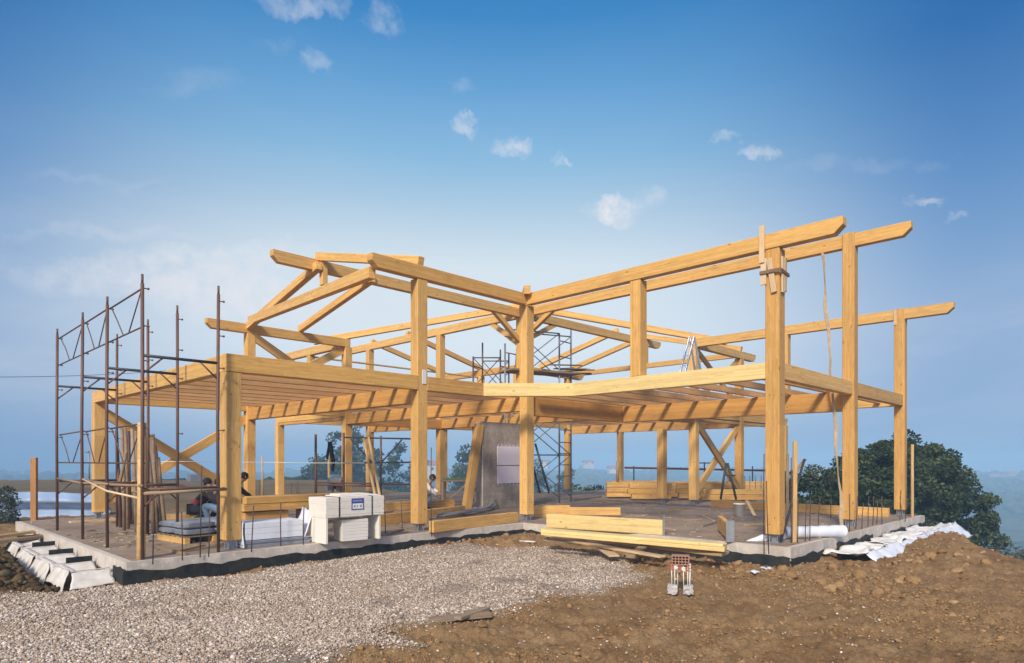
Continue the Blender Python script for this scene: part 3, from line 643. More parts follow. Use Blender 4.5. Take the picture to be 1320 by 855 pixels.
# concrete core wall with lilac boards nailed on
bm = bmesh.new(); box(bm, (0, 0, .0), (2.35, .30, 2.70), .012)
cw = mesh_bm('core_wall', bm, M_WALLC, Matrix.Translation((1.84, 3.6, 0)), H); cw['label'] = 'stained grey formwork concrete wall'
for z0, z1 in ((.78, 1.33), (1.36, 1.95)):
    bm = bmesh.new(); box(bm, (.62, -.03, z0), (2.2, -.003, z1), .003)
    if True:
        for k in range(9): bmesh.ops.create_cone(bm, cap_ends=True, segments=6, radius1=.008, radius2=.008, depth=.07, matrix=Matrix.Translation((.66+.17*k, -.02, z1+.03 if z0 > 1 else z0-.03)))
    mesh_bm('wall_panel', bm, M_LILAC, Matrix.Translation((1.84, 3.6, 0)), cw)
bm = bmesh.new(); box(bm, (-.006, -.012, 0), (.014, -.002, 2.6)); mesh_bm('corner_bead', bm, M_WHITE, Matrix.Translation((1.84, 3.6, 0)), cw)

# starter bars cast into the slab edge
def rebar(px, y0, y1, dx=0, wob=0, ax='y', val=-.12, r=.009):
    p = P(px, y0, 'z', 0); Yd = toXY(p.x, p.y)[1]
    q = PY(px+dx, y1, Yd); m = lp(p, q, .5)+rgt*random.uniform(-.01, .01)
    tube_obj('starter_bar', [p-Vector((0, 0, .03)), m, q], r, M_REBAR, slab, 6)
for a in [(197, 725, 640, 1), (235, 720, 660, -1), (269, 716, 655, 1), (324, 709, 652, 3), (362, 704, 648, 0), (391, 702, 652, 1), (258, 716, 600, 2), (497, 688, 637, -2), (519, 684, 645, -2), (556, 690, 577, 0),
          (985, 712, 585, 0), (991, 712, 620, -3), (1028, 700, 645, 1), (1038, 698, 645, 2), (1044, 697, 642, 1), (1054, 693, 640, 3), (1095, 685, 637, 0), (1103, 682, 640, 2), (1111, 682, 648, 2),
          (1119, 679, 640, 1), (1125, 677, 640, 1), (1130, 676, 645, 1), (1137, 676, 640, 0), (1160, 672, 632, 1), (1167, 671, 634, 2), (1020, 700, 590, 0), (1071, 668, 612, 0), (1163, 668, 640, -3),
          (545, 678, 614, 0), (548, 678, 620, -1)]: rebar(*a[:4])
for k in range(9): rebar(938+k*7.2, 643+k*.3, 613, random.uniform(-1, 1), r=.012)
for x in (334, 376, 383, 385, 449, 428): rebar(x, 648, 620+random.uniform(-4, 4), 0)

# ------------------------------------------------------------------ scaffolding on the left
SC = thing('scaffold', 'rusty brown tubular scaffold of portal frames at the left end of the house', 'scaffold', (-8.1, 2.7, 0))
sv = [-.12, 1.80, 3.50, 5.68]; ul, ur = -8.65, -7.52
for v in sv:
    for u, top in ((ul, 4.33), (ur, 4.37)):
        j = random.uniform(-.02, .02)
        tube_obj('pole', [(u, v, 0), (u+j, v, 2.1), (u, v, top-.14)], .027, M_RUST, SC)
        tube_obj('spigot', [(u, v, top-.16), (u, v, top)], .019, M_RUST, SC)
        for z in (3.02, 2.0, 1.05, 3.55, 4.12):
            bm = bmesh.new(); tube(bm, [(u+.0, v, z), (u+.075, v-.01, z)], .009, 6); bmesh.ops.create_uvsphere(bm, u_segments=6, v_segments=4, radius=.020, matrix=Matrix.Translation((u+.08, v-.01, z)))
            mesh_bm('coupler', bm, M_RUST, Matrix(), SC)
    for z in (3.10, 1.06):
        tube_obj('ledger', [(ul, v, z), (ur, v, z)], .024, M_DARKTUBE if z > 2 else M_RUST, SC)
        tube_obj('strut', [(ul, v, z-.28), (ul+.30, v, z)], .014, M_RUST, SC); tube_obj('strut', [(ur, v, z-.28), (ur-.30, v, z)], .014, M_RUST, SC)
for a, b in zip(sv[:-1], sv[1:]):
    for z1, z0 in ((4.13, 3.55), (2.06, 1.46)):
        tube_obj('guard_rail', [(ul+.03, a+.05, z1+.01), (ul+.03, b-.05, z1-.01)], .014, M_RUST, SC)
        tube_obj('guard_rail', [(ul+.03, a, z0), (ul+.03, b, z0)], .013, M_RUST, SC)
        m = (a+b)/2
        tube_obj('guard_brace', [(ul+.03, a+.14, z1), (ul+.03, m-.16, z0)], .010, M_RUST, SC); tube_obj('guard_brace', [(ul+.03, b-.12, z1), (ul+.035, (b-.12+m+.13)/2-(.05 if a > 3 else 0), (z0+z1)/2), (ul+.03, m+.13, z0)], .010, M_RUST, SC)
    tube_obj('guard_rail', [(ur, a, 1.02), (ur, b, 1.04)], .013, M_RUST, SC)
for a, b, z in ((-.2, 3.6, 1.12), (1.7, 5.8, 1.10)):
    tube_obj('wooden_rail', [(ul-.02, a, z), (ul+.02, (a+b)/2, z-.03), (ul, b, z+.02)], .022, M_BOARD, SC)
tube_obj('wooden_rail', [(ul, -.1, .92), (ul-.03, 1.7, .98), (ul, 3.6, 1.16)], .018, M_PALE, SC)
tube_obj('wooden_rail', [(ul, -.2, 1.0), (-7.4, -.14, 1.03)], .026, M_BOARD, SC)
tube_obj('wooden_rail', [(ul+.2, 1.0, .98), (-7.2, .9, 1.0)], .018, M_BOARD, SC)
# bundle of used wooden props leaning at the slab corner
k0 = 0
ORD = ['first', 'second', 'third', 'fourth', 'fifth', 'sixth', 'seventh', 'eighth', 'ninth', 'tenth', 'eleventh', 'twelfth', 'thirteenth', 'fourteenth']
props = [(150, 556, 156, 680), (157, 553, 160, 684), (161, 552, 165, 682), (166, 556, 168, 676), (170, 553, 176, 686), (175, 556, 178, 690), (181, 566, 172, 676), (197, 560, 204, 686),
         (193, 563, 212, 686), (200, 575, 209, 684), (188, 560, 198, 688), (204, 590, 214, 688), (186, 556, 188, 690), (163, 580, 150, 640)]
rank = {j: i for i, j in enumerate(sorted(range(14), key=lambda i: props[i][0]))}
PROPL = ['%s prop from the left in the leaning bundle, %s at its foot' % (ORD[rank[i]], 'spreading left' if props[i][2] < props[i][0] else ('spreading right' if props[i][2] > props[i][0]+6 else 'nearly upright')) for i in range(14)]
for x0, y0, x1, y1 in props:
    b_ = P(x1, y1, 'z', 0) if y1 > 670 else PY(x1, y1, 13.5); Yd = toXY(b_.x, b_.y)[1]
    t_ = PY(x0, y0, Yd+.25); mid = lp(b_, t_, .5)+rgt*random.uniform(-.04, .04)
    o = tube_obj('wooden_prop', [b_, mid, t_], random.uniform(.035, .05), M_BOARD if k0 % 3 else M_RUST, None, 7, .035)
    tag(o, PROPL[k0], 'timber prop', 'wooden props bundled by the left scaffold'); k0 += 1
def stake(px, py0, py1, r, label, mat=None, dx=0, z=GZ, square=False, cat='stake', Y=None, name='wooden_stake'):
    p = P(px, py0, 'z', z) if Y is None else PY(px, py0, Y); Yd = toXY(p.x, p.y)[1]; q = PY(px+dx, py1, Yd)
    if square: o = beam(name, p-Vector((0, 0, .15)), q, r*2, r*1.1, mat or M_STAKE, None, top=False, up=fwd, bev=.004)
    else: o = tube_obj(name, [p-Vector((0, 0, .15)), lp(p, q, .5)+rgt*.008, q], r, mat or M_STAKE, None, 9)
    return tag(o, label, cat)
M_BROWN = wood('brown_timber', (.46, .24, .10), (.36, .18, .07), (.42, .22, .09), lam=.5, dirt=.5)
stake(181, 748, 545, .062, 'thick pale round stake in front of the slab corner by the left scaffold', dx=2)
stake(44, 672, 590, .075, 'square brown timber stake standing alone in the dirt at the far left', M_BROWN, z=-.1, square=True)
stake(1024, 722, 569, .038, 'tall thin pale stake leaning slightly at the right front corner post', dx=1, square=True)
stake(1176, 671, 573, .034, 'pale square stake nailed upright beside the far right post', square=True, z=-.1)
stake(424, 645, 585, .055, 'round pale stake with a black jacket hung over its top', z=0)
stake(1015, 690, 585, .028, 'thin dark stake just behind the pale stake at the right corner', M_BOARD, z=0, square=True)
stake(338, 648, 588, .03, 'thin stake standing beyond the left wing between two posts', M_STAKE, z=0, cat='stake')
stake(796, 622, 595, .06, 'short dark post standing on the horizon beyond the timber stack', M_BOARD, z=-.3, Y=26)
stake(984, 655, 574, .06, 'brown timber stake propped beside the crossed braces', M_GLU, z=0, square=True, dx=0) if False else None
p = P(1006, 700, 'z', 0); tag(tube_obj('steel_bar', [p, PY(1037, 592, toXY(p.x, p.y)[1]+.3)], .022, M_DARKTUBE, None), 'dark steel bar leaning diagonally beside the right corner post', 'steel bar')
p = PY(1022, 613, 14.5); tag(beam('board_offcut', p, PY(1038, 592, 14.6), .08, .04, M_BOARD, None, top=False), 'weathered board end nailed crosswise to the stakes at the right corner', 'board')
# hanging strap on the right
a = Vector((4.20, -5.55, 6.37)); b = P(1086, 682, 'z', 0)
pts = [lp(a, b, t)+rgt*(.02*math.sin(t*23)+.01*math.sin(t*51)) for t in np.linspace(0, 1, 26)]
bm = bmesh.new(); pr = None
for i, q in enumerate(pts):
    w = .035*(.6+.4*abs(math.cos(i*.55))); d = rgt*w+fwd*(.02*math.sin(i*.7)); r_ = [bm.verts.new(q-d), bm.verts.new(q+d), bm.verts.new(q+d+fwd*.012), bm.verts.new(q-d+fwd*.012)]
    if pr:
        for k in range(4): bm.faces.new((pr[k], pr[(k+1) % 4], r_[(k+1) % 4], r_[k]))
    pr = r_
tag(mesh_bm('hanging_strap', bm, simple('strap', (.50, .36, .22), .8, 0, 8, .6)), 'twisted brown strap hanging from the ridge beam down to the slab on the right', 'strap')

# ------------------------------------------------------------------ towers of scaffolding behind
def tower(name, label, c, ax, ay, zs, levels, mat, top, r=.03):
    """four poles, rungs and crossing braces"""
    T = thing(name, label, 'scaffold', c); c = Vector(c); ax = Vector(ax); ay = Vector(ay)
    cs = [c, c+ax, c+ax+ay, c+ay]
    for i, q in enumerate(cs): tube_obj('pole', [q, q+Vector((0, 0, top[i]))], r, mat, T)
    for z in levels:
        for i, j in ((0, 1), (3, 2)): tube_obj('rung', [cs[i]+Vector((0, 0, z)), cs[j]+Vector((0, 0, z))], r*.7, mat, T, 6)
    for z0, z1 in zs:
        for i, j in ((0, 3), (1, 2)):
            tube_obj('brace', [cs[i]+Vector((0, 0, z0)), cs[j]+Vector((0, 0, z1))], r*.55, mat, T, 6)
            tube_obj('brace', [cs[j]+Vector((0, 0, z0)), cs[i]+Vector((0, 0, z1))], r*.55, mat, T, 6)
            tube_obj('ledger', [cs[i]+Vector((0, 0, z1)), cs[j]+Vector((0, 0, z1))], r*.8, mat, T, 6)
    return T, cs
c0 = Q(1.69, 23.1); axv = Q(2.08, 22.6)-c0; axv = Q(.0, 0)-Q(0, 0)
A0 = PY(721, 648, 23.0); A0.z = 0; A1 = PY(736, 646, 23.6); A1.z = 0; B0 = PY(651, 640, 22.2); B0.z = 0
T, cs = tower('scaffold_tower', 'grey scaffold tower with ladder rungs seen right of the inner corner post', A0, A1-A0, B0-A0, ((.2, 1.7), (1.7, 3.3), (4.4, 6.0)), (.45, .95, 1.35, 1.75, 2.15, 2.6, 3.0, 3.6, 4.6, 5.2, 5.75), M_TUBE, (6.0, 6.25, 5.6, 5.5))
z4 = 4.62
Dk = beam('scaffold_deck', B0+Vector((0, 0, z4)), A0+(A1-A0)*1.3+Vector((0, 0, z4+.05)), .9, .07, M_BOARD, T)
tube_obj('ladder_rail', [PY(690, 572, 22.0), PY(708, 636, 22.0)], .035, M_DARKTUBE, T); tube_obj('ladder_rail', [PY(687, 600, 22.0), PY(696, 636, 22.0)], .035, M_DARKTUBE, T)
tb = thing('plank_pile', 'jumble of dark boards lying on the scaffold tower deck', 'boards', A0+Vector((0, 0, z4+.06)))
for k in range(9):
    q = A0+(B0-A0)*random.uniform(-.2, .35)+(A1-A0)*random.uniform(.2, 2.2)+Vector((0, 0, z4+.07+.03*k)); d = rgt*random.uniform(.3, .7)+fwd*random.uniform(-.2, .2)
    beam('board', q-d, q+d+Vector((0, 0, random.uniform(-.05, .08))), .12, .035, M_BOARD, tb)
C0 = PY(646, 500, 25); C1 = PY(622.5, 500, 25); 
def z0_(v): return Vector((v.x, v.y, 0))
T2, _ = tower('scaffold_tower', 'rusty scaffold frame rising behind the roof left of the inner corner post', z0_(PY(610, 600, 24)), z0_(PY(622, 600, 24.8))-z0_(PY(610, 600, 24)), z0_(PY(645, 600, 24))-z0_(PY(610, 600, 24)), ((.3, 2.0), (2.2, 3.9), (4.2, 5.3)), (4.3, 5.0), M_RUST, (5.35, 6.0, 5.6, 5.6), .03)
# low scaffold seen through the left wing
LS = thing('scaffold', 'dark tubular scaffold frame standing beyond the white foam stack', 'scaffold', P(443, 648, 'z', 0))
Ys = 19.5
for x, y0, y1 in ((407, 648, 560), (443, 648, 558), (491, 648, 562), (536, 648, 575)): tube_obj('pole', [PY(x, y0, Ys), PY(x, y1, Ys)], .038 if x < 450 else .03, M_RUST, LS)
for a in ((443, 564, 536, 566), (443, 597, 536, 596), (407, 622, 536, 625), (407, 625, 492, 627)): tube_obj('ledger', [PY(a[0], a[1], Ys), PY(a[2], a[3], Ys)], .024, M_DARKTUBE if a[1] < 610 else M_RUST, LS)
for a in ((452, 566, 480, 597), (518, 567, 492, 596)): tube_obj('brace', [PY(a[0], a[1], Ys), PY(a[2], a[3], Ys)], .022, M_DARKTUBE, LS)
# tubular railing at the far edge of the slab on the right
RL = thing('guard_railing', 'thin tube railing along the far right edge of the slab', 'railing', P(850, 628, 'z', 0))
for x in (817, 853, 889, 893, 908, 940, 970): tube_obj('rail_post', [PY(x, 640, 29), PY(x, 596 if x in (889, 893, 908) else 601, 29)], .03, M_DARKTUBE, RL)
tube_obj('rail', [PY(805, 603, 29), PY(1002, 607, 29)], .045, M_RUST, RL); tube_obj('rail', [PY(888, 597, 29), PY(925, 597, 29)], .025, M_DARKTUBE, RL)
# trestle and black-green ladder beside the crossed braces
tr = thing('trestle', 'dark green folding trestle beside the crossed braces', 'trestle', P(935, 645, 'z', 0))
for a in ((936, 597, 929, 644), (938, 597, 949, 644)): tube_obj('leg', [PY(a[0], a[1], 22), PY(a[2], a[3], 22)], .04, M_DARKTUBE, tr)
tube_obj('crossbar', [PY(934, 613, 22), PY(948, 613, 22)], .02, M_DARKTUBE, tr)

# ------------------------------------------------------------------ timber lying on the slab
def lying(x0, y0, x1, y1, w, h, label, mat=M_GLU, z=0, z1=None, name='timber_beam', cat='beam', group=None, **k):
    """beam lying with its near lower edge between two spots of the slab"""
    a = P(x0, y0, 'z', z); b = P(x1, y1, 'z', z if z1 is None else z1); n = (b-a).cross(Vector((0, 0, 1))).normalized()
    if n.dot(fwd) < 0: n = -n
    o = beam(name, a+n*w/2+Vector((0, 0, h)), b+n*w/2+Vector((0, 0, h)), w, h, mat, None, **k)
    return tag(o, label, cat, group)
lying(559, 687, 668, 673, .14, .24, 'long sill beam lying along the slab edge between the front middle post and the inner corner post')
lying(487, 679, 600, 664, .16, .26, 'thick beam lying on the slab behind the white foam stack, lower of two')
lying(497, 659.5, 586, 655, .16, .26, 'beam lying farther back behind the front middle post, upper of two')
lying(689, 667, 735, 666, .16, .30, 'short thick beam end lying right behind the inner corner post')
lying(733, 664, 800, 664.5, .14, .20, 'short reddish beam on the slab behind the pale yellow beam', z=.08)
o = lying(704, 680, 854, 690, .12, .30, 'pale yellow beam with a steel plate on its right end lying in front of the slab', M_FRESH, z=.0)
bm = bmesh.new(); q = P(855, 690, 'z', 0); obox(bm, Matrix.Translation(q+Vector((.0, 0, .17)))@Matrix.Rotation(-AZ, 4, 'Z'), (.03, .16, .46)); mesh_bm('end_plate', bm, M_GALV, parent=o)
lying(916, 654, 1145, 667, .14, .24, 'long beam lying on the slab behind the right front post, its right end split into laminations', M_GLU)
for k, (xa, ya, xb, yb, w, h, z, zz, m_) in enumerate([(697, 690, 934, 712, .22, .13, .04, -.05, M_FRESH), (702, 692, 930, 718, .20, .06, -.06, -.14, M_STAKE), (700, 698, 905, 716, .18, .05, -.10, -.18, M_BOARD),
                                                    (700, 687, 932, 706, .18, .05, .17, .09, M_FRESH), (760, 703, 936, 716, .24, .045, -.14, -.14, M_PALE), (708, 695, 850, 720, .16, .04, -.08, -.13, M_PALE)]):
    nm = ['thick pale yellow plank in the middle of the pile against the slab front', 'yellowish plank under the thick pale one in the pile against the slab', 'dark weathered board low in the pile against the slab front', 'thin pale plank on top of the pile against the slab front',
          'wide bleached board at the bottom right of the pile against the slab', 'narrow bleached board sticking out low at the left of the pile'][k]
    lying(xa, ya, xb, yb, w, h, nm, m_, z, zz, name='plank', cat='plank')
def flat(x0, y0, x1, y1, w, t, label, mat, z0=GZ+.05, z1=None, name='board', cat='board'):
    a = P(x0, y0, 'z', z0); b = P(x1, y1, 'z', z0 if z1 is None else z1)
    return tag(beam(name, a, b, w, t, mat, None, bev=.003), label, cat)
flat(752, 690, 792, 716, .20, .03, 'bleached splintered board leaning from the plank pile onto the soil', M_PALE, .0, -.17)
flat(838, 696, 812, 717, .16, .04, 'dark weathered board propped on the soil in front of the plank pile', M_BOARD, .02, -.15)
flat(600, 698, 640, 691, .10, .02, 'thin pale slat on the soil at the slab edge below the sill beam', M_PALE, -.27)
flat(640, 702, 668, 690, .09, .02, 'short pale scrap of wood crossing others near the inner corner', M_PALE, -.27)
flat(655, 696, 690, 698, .10, .02, 'small white scrap board beside the inner corner of the slab', M_WHITE, -.27)
flat(553, 797, 632, 789, .14, .05, 'old grey board half buried where gravel meets soil in the foreground', M_BOARD, -.32, -.30)
flat(590, 795, 628, 782, .10, .04, 'short cracked board lying on the foreground board', M_BOARD, -.29)
flat(-30, 700, 215, 668, .34, .06, 'long weathered plank lying in the dirt at the left end of the slab', M_BOARD, -.12, .05)
flat(-10, 691, 160, 669, .22, .05, 'pale brown plank lying behind the long weathered one', M_STAKE, -.08, .05)
flat(90, 672, 190, 666, .18, .05, 'yellowish plank resting on the far left of the slab', M_PALE, .04)
# bracket beam pointing at the camera
p0 = P(941, 699, 'z', 0); p1 = P(908, 664, 'z', 0)
o = tag(beam('timber_beam', p0+Vector((0, 0, .34)), p0+(p1-p0).normalized()*1.8+Vector((0, 0, .34)), .10, .30, M_GLU, None), 'short beam pointing forward with a drilled steel plate on its near end', 'beam')
bm = bmesh.new(); Mx, L_ = frame(p0, p1); box(bm, (-.03, -.075, -.0), (-.004, .075, .40), .003)
for k in range(4): bmesh.ops.create_cone(bm, cap_ends=True, segments=8, radius1=.014, radius2=.014, depth=.012, matrix=Matrix.Translation((-.034, 0, .06+.09*k))@Matrix.Rotation(R(90), 4, 'Y'))
mesh_bm('end_plate', bm, M_GALV, Mx, o)
# stacks: left, behind the corner post
gl = 'beams stacked behind the left corner post'
base = P(312, 684, 'z', 0)
names = ['topmost beam of the stack behind the low white sheets', 'second beam from the top of the stack behind the low white sheets', 'third beam of the stack behind the low white sheets', 'farther top beam of the stack behind the low white sheets']
for k, (z, d, s, L_) in enumerate([(.56, 0, .05, 2.35), (.40, 0, .0, 2.2), (.40, .24, -.1, 2.4), (.56, .24, .2, 2.5)]):
    o = beam('timber_beam', base+Vector((s, d, z+.155)), base+Vector((s+L_, d+.02, z+.155)), .20, .15, M_GLU); tag(o, names[k], 'beam', gl)
for k, (s, L_) in enumerate([(.05, 1.0), (1.35, .45)]):
    o = beam('support_block', base+Vector((s, .1, .38)), base+Vector((s+L_, .12, .38)), .26, .30, M_GLU if k == 0 else M_BRICK); tag(o, ['wide timber block carrying the left end of the beam stack', 'darker block carrying the right end of the beam stack'][k], 'block', gl)
# timber behind the pallet at the left
lying(212, 676, 262, 675, .14, .22, 'short yellow beam lying behind the pallet of grey sacks', z=.02)
# stack at the far right
gr = 'beams stacked at the far end of the slab'
FP = ['leftmost short', 'long left front', 'left middle, right of the first', 'central, behind the corner post', 'wide central', 'rightmost front', 'left rear', 'long rear']
n_ = 0
for (x0, x1, yb, Y_, w) in [(785, 815, 641, 26, .5), (790, 862, 640, 26.5, .3), (812, 866, 645, 24.5, .3), (862, 900, 638, 26, .4), (872, 952, 641, 25, .3), (905, 1000, 643, 24, .3), (790, 858, 634, 28, .3), (868, 1008, 635, 27, .3)]:
    for lvl in range(3 if Y_ > 24.4 else 2):
        a = PY(x0+random.uniform(-4, 3), 600, Y_); b = PY(x1+random.uniform(-3, 4), 600, Y_); z = .06+.2*lvl
        o = beam('timber_beam', Vector((a.x, a.y, z+.18)), Vector((b.x, b.y, z+.18)), w*.8, .18, M_GLU)
        lab = 'honey coloured beam in the low stack at the far end of the slab behind the right wing posts'
        tag(o, '%s beam of the %s pile at the far end of the slab' % (['bottom', 'middle', 'top'][lvl], FP[n_]), 'beam', gr)
    n_ += 1
# leaning beam and plank
lb = P(601, 659, 'z', 0); tag(beam('timber_beam', lb, Vector((1.76, 3.66, 2.6)), .18, .26, M_GLU, None, up=Vector((1, 0, 0)), top=False), 'tall beam leaning against the left edge of the concrete wall', 'beam')
for k, (a, b, l) in enumerate([((487, 655), (469, 566), 'left one of two long planks leaning together behind the foam stack'), ((493, 656), (475, 562), 'right one of two long planks leaning together behind the foam stack')]):
    Yd = 18.2; tag(beam('plank', PY(*a, Yd), PY(*b, Yd+1.2), .12, .07, M_STAKE, None, top=False, up=rgt), l, 'plank')
# grey conduit on the slab
CO = []
for k in range(7):
    a = P(555+k*3, 672-k*1.1, 'z', .05); b = P(600+k*6, 664-k, 'z', .05); c = P(632+k*3, 655-k*.8, 'z', .05)
    pts = []
    for t in np.linspace(0, 1, 14):
        p = lp(lp(a, b, t), lp(b, c, t), t); pts.append(p+Vector((.08*math.sin(t*7+k), .08*math.cos(t*6+k*1.7), .03+.05*abs(math.sin(t*5+k))+ (.45*max(0, t-.55) if k == 3 else 0))))
    CO.append(pts)
bm = bmesh.new()
for pts in CO: tube(bm, pts, .022, 6)
tag(mesh_bm('conduit_coil', bm, M_PIPE, smooth=True), 'tangle of grey flexible conduit lying behind the sill beam', 'conduit')
# work bench with power tool
WB = thing('work_bench', 'small dark wooden work bench left of the leaning beam', 'work bench', PY(585, 643, 21)*Vector((1, 1, 0)) if False else (PY(585, 643, 21).x, PY(585, 643, 21).y, 0))
c = PY(588, 643, 21); c.z = 0
bm = bmesh.new(); obox(bm, Matrix.Translation(c+Vector((0, 0, .86)))@Matrix.Rotation(-AZ, 4, 'Z'), (.95, .5, .06), .005); mesh_bm('bench_top', bm, M_BOARD, parent=WB)
for s in (-.4, .4):
    for t in (-.2, .2): beam('leg', c+rgt*s+fwd*t, c+rgt*s+fwd*t+Vector((0, 0, .83)), .08, .08, M_BOARD, WB, top=False)
beam('brace', c+rgt*-.38+fwd*-.24+Vector((0, 0, .12)), c+rgt*.36+fwd*-.24+Vector((0, 0, .75)), .05, .07, M_BOARD, WB, top=False)
bm = bmesh.new(); obox(bm, Matrix.Translation(c+rgt*-.05+Vector((0, 0, .92)))@Matrix.Rotation(-AZ, 4, 'Z'), (.8, .12, .05), .01); tag(mesh_bm('spirit_level', bm, M_GREEN), 'green tool lying along the work bench top', 'tool')
# battens and offcuts strewn on the slab
deb = [(800, 668, 835, 664), (760, 645, 800, 649), (880, 672, 905, 671), (840, 678, 870, 684), (850, 662, 880, 657), (905, 680, 925, 674), (920, 672, 905, 665), (960, 678, 985, 676), (740, 646, 775, 641), (830, 655, 848, 652),
       (215, 692, 250, 700), (205, 708, 240, 716), (150, 694, 190, 690), (228, 712, 262, 704), (500, 690, 520, 684), (640, 668, 655, 664), (270, 700, 282, 706), (600, 676, 575, 676)]
DL = ['lying just behind the drilled plate beam end', 'behind the reddish beam, far from the front', 'left of the drilled steel plate', 'touching the steel plate of the pale yellow beam', 'on the slab below the middle interior post', 'in front of the drilled plate beam', 'between the plate beam and the bucket', 'just left of the right front post', 'in front of the scaffold tower', 'nearest to the post foot right of the long beam stack',
      'lying from the props towards the pallet', 'near the slab edge left of the corner post', 'lying at the foot of the prop bundle', 'in front of the pallet of sacks', 'between the foam stack and the front middle post', 'at the foot of the concrete wall', 'at the foot of the left corner post', 'just behind the sill beam, left end']
for k, (x0, y0, x1, y1) in enumerate(deb):
    a = P(x0, y0, 'z', .0); b = P(x1, y1, 'z', .0); t = .02+.012*(k % 3)
    where = 'in front of the round stake pallet' if x0 < 300 else ('behind the sill beam' if x0 < 700 else 'on the slab of the right wing')
    if x0 < 300: where = 'on the bare slab at the left end of the house'
    o = beam('batten', a+Vector((0, 0, t+.002)), b+Vector((0, 0, t+.002)), .03+.02*(k % 2), t, (M_PALE, M_STAKE, M_BOARD)[k % 3], None, bev=.002)
    tag(o, '%s %s batten %s' % (('pale', 'yellowish', 'weathered')[k % 3], ('short', 'longer')[math.hypot(x1-x0, y1-y0) > 30], DL[k]), 'batten', 'loose battens '+where)
# bolts on the big front posts
for key, (u, v) in (('A', (uA, 0)), ('B', (uB, 0)), ('C', (0, 0)), ('D', (0, vD)), ('E', (e1, vD)), ('F', (f1, vD))):
    for z in (.34, .46, 2.62, 2.80) if key in 'AC' else (.34, .46, 2.70, 3.12):
        for face in (0, 1):
            if key in 'BDEF' and z > 3: continue
            c = Vector((u-.002, v+.085+.09*(z in (.34, 2.62, 2.70)), z)) if face == 0 else Vector((u+.085+.09*(z in (.46, 2.80)), v-.002, z))
            bm = bmesh.new(); bmesh.ops.create_cone(bm, cap_ends=True, segments=8, radius1=.010, radius2=.009, depth=.008, matrix=Matrix.Translation(c)@(Matrix.Rotation(R(90), 4, 'Y') if face == 0 else Matrix.Rotation(R(90), 4, 'X')))
            mesh_bm('bolt', bm, M_REBAR, parent=PB[key])
# sawdust chips and scraps trodden over the slab
n = 2600; bv = np.array([(x, y, z) for x in (-1, 1) for y in (-1, 1) for z in (0, 1)], float); bf = np.array([(0, 1, 3, 2), (4, 6, 7, 5), (0, 4, 5, 1), (2, 3, 7, 6), (0, 2, 6, 4), (1, 5, 7, 3)])
uu = np.where(RNG.uniform(0, 1, n) < .5, RNG.uniform(-8.7, 0, n), RNG.uniform(0, 8.6, n)); vv = np.where(uu < 0, RNG.uniform(0, 8.5, n), RNG.uniform(-6.4, 8, n))
k = fbm(uu, vv, .7, 3, .5, 120) > -.06; uu, vv = uu[k], vv[k]; n = len(uu)
L_ = np.exp(RNG.normal(-3.6, .6, n)).clip(.01, .16); Wd = L_*RNG.uniform(.12, .6, n); th = RNG.uniform(0, math.pi, n)
x = bv[None, :, 0]*L_[:, None]; y = bv[None, :, 1]*Wd[:, None]
V = np.stack([x*np.cos(th)[:, None]-y*np.sin(th)[:, None]+uu[:, None], x*np.sin(th)[:, None]+y*np.cos(th)[:, None]+vv[:, None], bv[None, :, 2]*RNG.uniform(.003, .014, n)[:, None]+.001], -1)
M_CHIP = clod_mat('chips', (.14, .10, .075), (.42, .30, .17), (.70, .60, .46))
tag(raw_mesh('wood_chips', V.reshape(-1, 3), (bf[None]+(np.arange(n)*8)[:, None, None]).reshape(-1, 4), M_CHIP, np.repeat(RNG.uniform(0, 1, n), 8)), 'wood chips and small scraps trodden over the slab', None, None, 'stuff')
# bucket and board
q = P(953, 666, 'z', 0)
bm = bmesh.new(); n = 20; prof = [(.0, .0), (.135, .0), (.155, .33), (.163, .33), (.163, .35), (.150, .35), (.130, .02), (0, .02)]
rings = [[bm.verts.new((r_*math.cos(k*2*math.pi/n), r_*math.sin(k*2*math.pi/n), z)) if r_ > 0 else None for k in range(n)] for r_, z in prof]
cb, ct = bm.verts.new((0, 0, 0)), bm.verts.new((0, 0, .02))
for i in range(len(prof)-1):
    for k in range(n):
        k2 = (k+1) % n; a_, b_ = rings[i], rings[i+1]
        if a_[k] is None: bm.faces.new((cb, b_[k2], b_[k]))
        elif b_[k] is None: bm.faces.new((ct, a_[k], a_[k2]))
        else: bm.faces.new((a_[k], a_[k2], b_[k2], b_[k]))
BK = tag(mesh_bm('bucket', bm, M_WHITE, Matrix.Translation(q), smooth=True), 'white plastic bucket on the slab left of the right front post', 'bucket')
bm = bmesh.new(); tube(bm, [(.16*math.cos(t), .16*math.sin(t), .33-.12*math.sin(t)) for t in np.linspace(0, math.pi, 12)], .005, 5); mesh_bm('handle', bm, M_GALV, Matrix.Translation(q), BK)
tag(beam('board', P(973, 665, 'z', .02), P(972, 665, 'z', .02)+(P(955, 662, 'z', 0)-P(972, 665, 'z', 0)).normalized()*.42+Vector((0, 0, .38)), .09, .03, M_PALE, None, top=False), 'pale board end leaning against the white bucket', 'board')
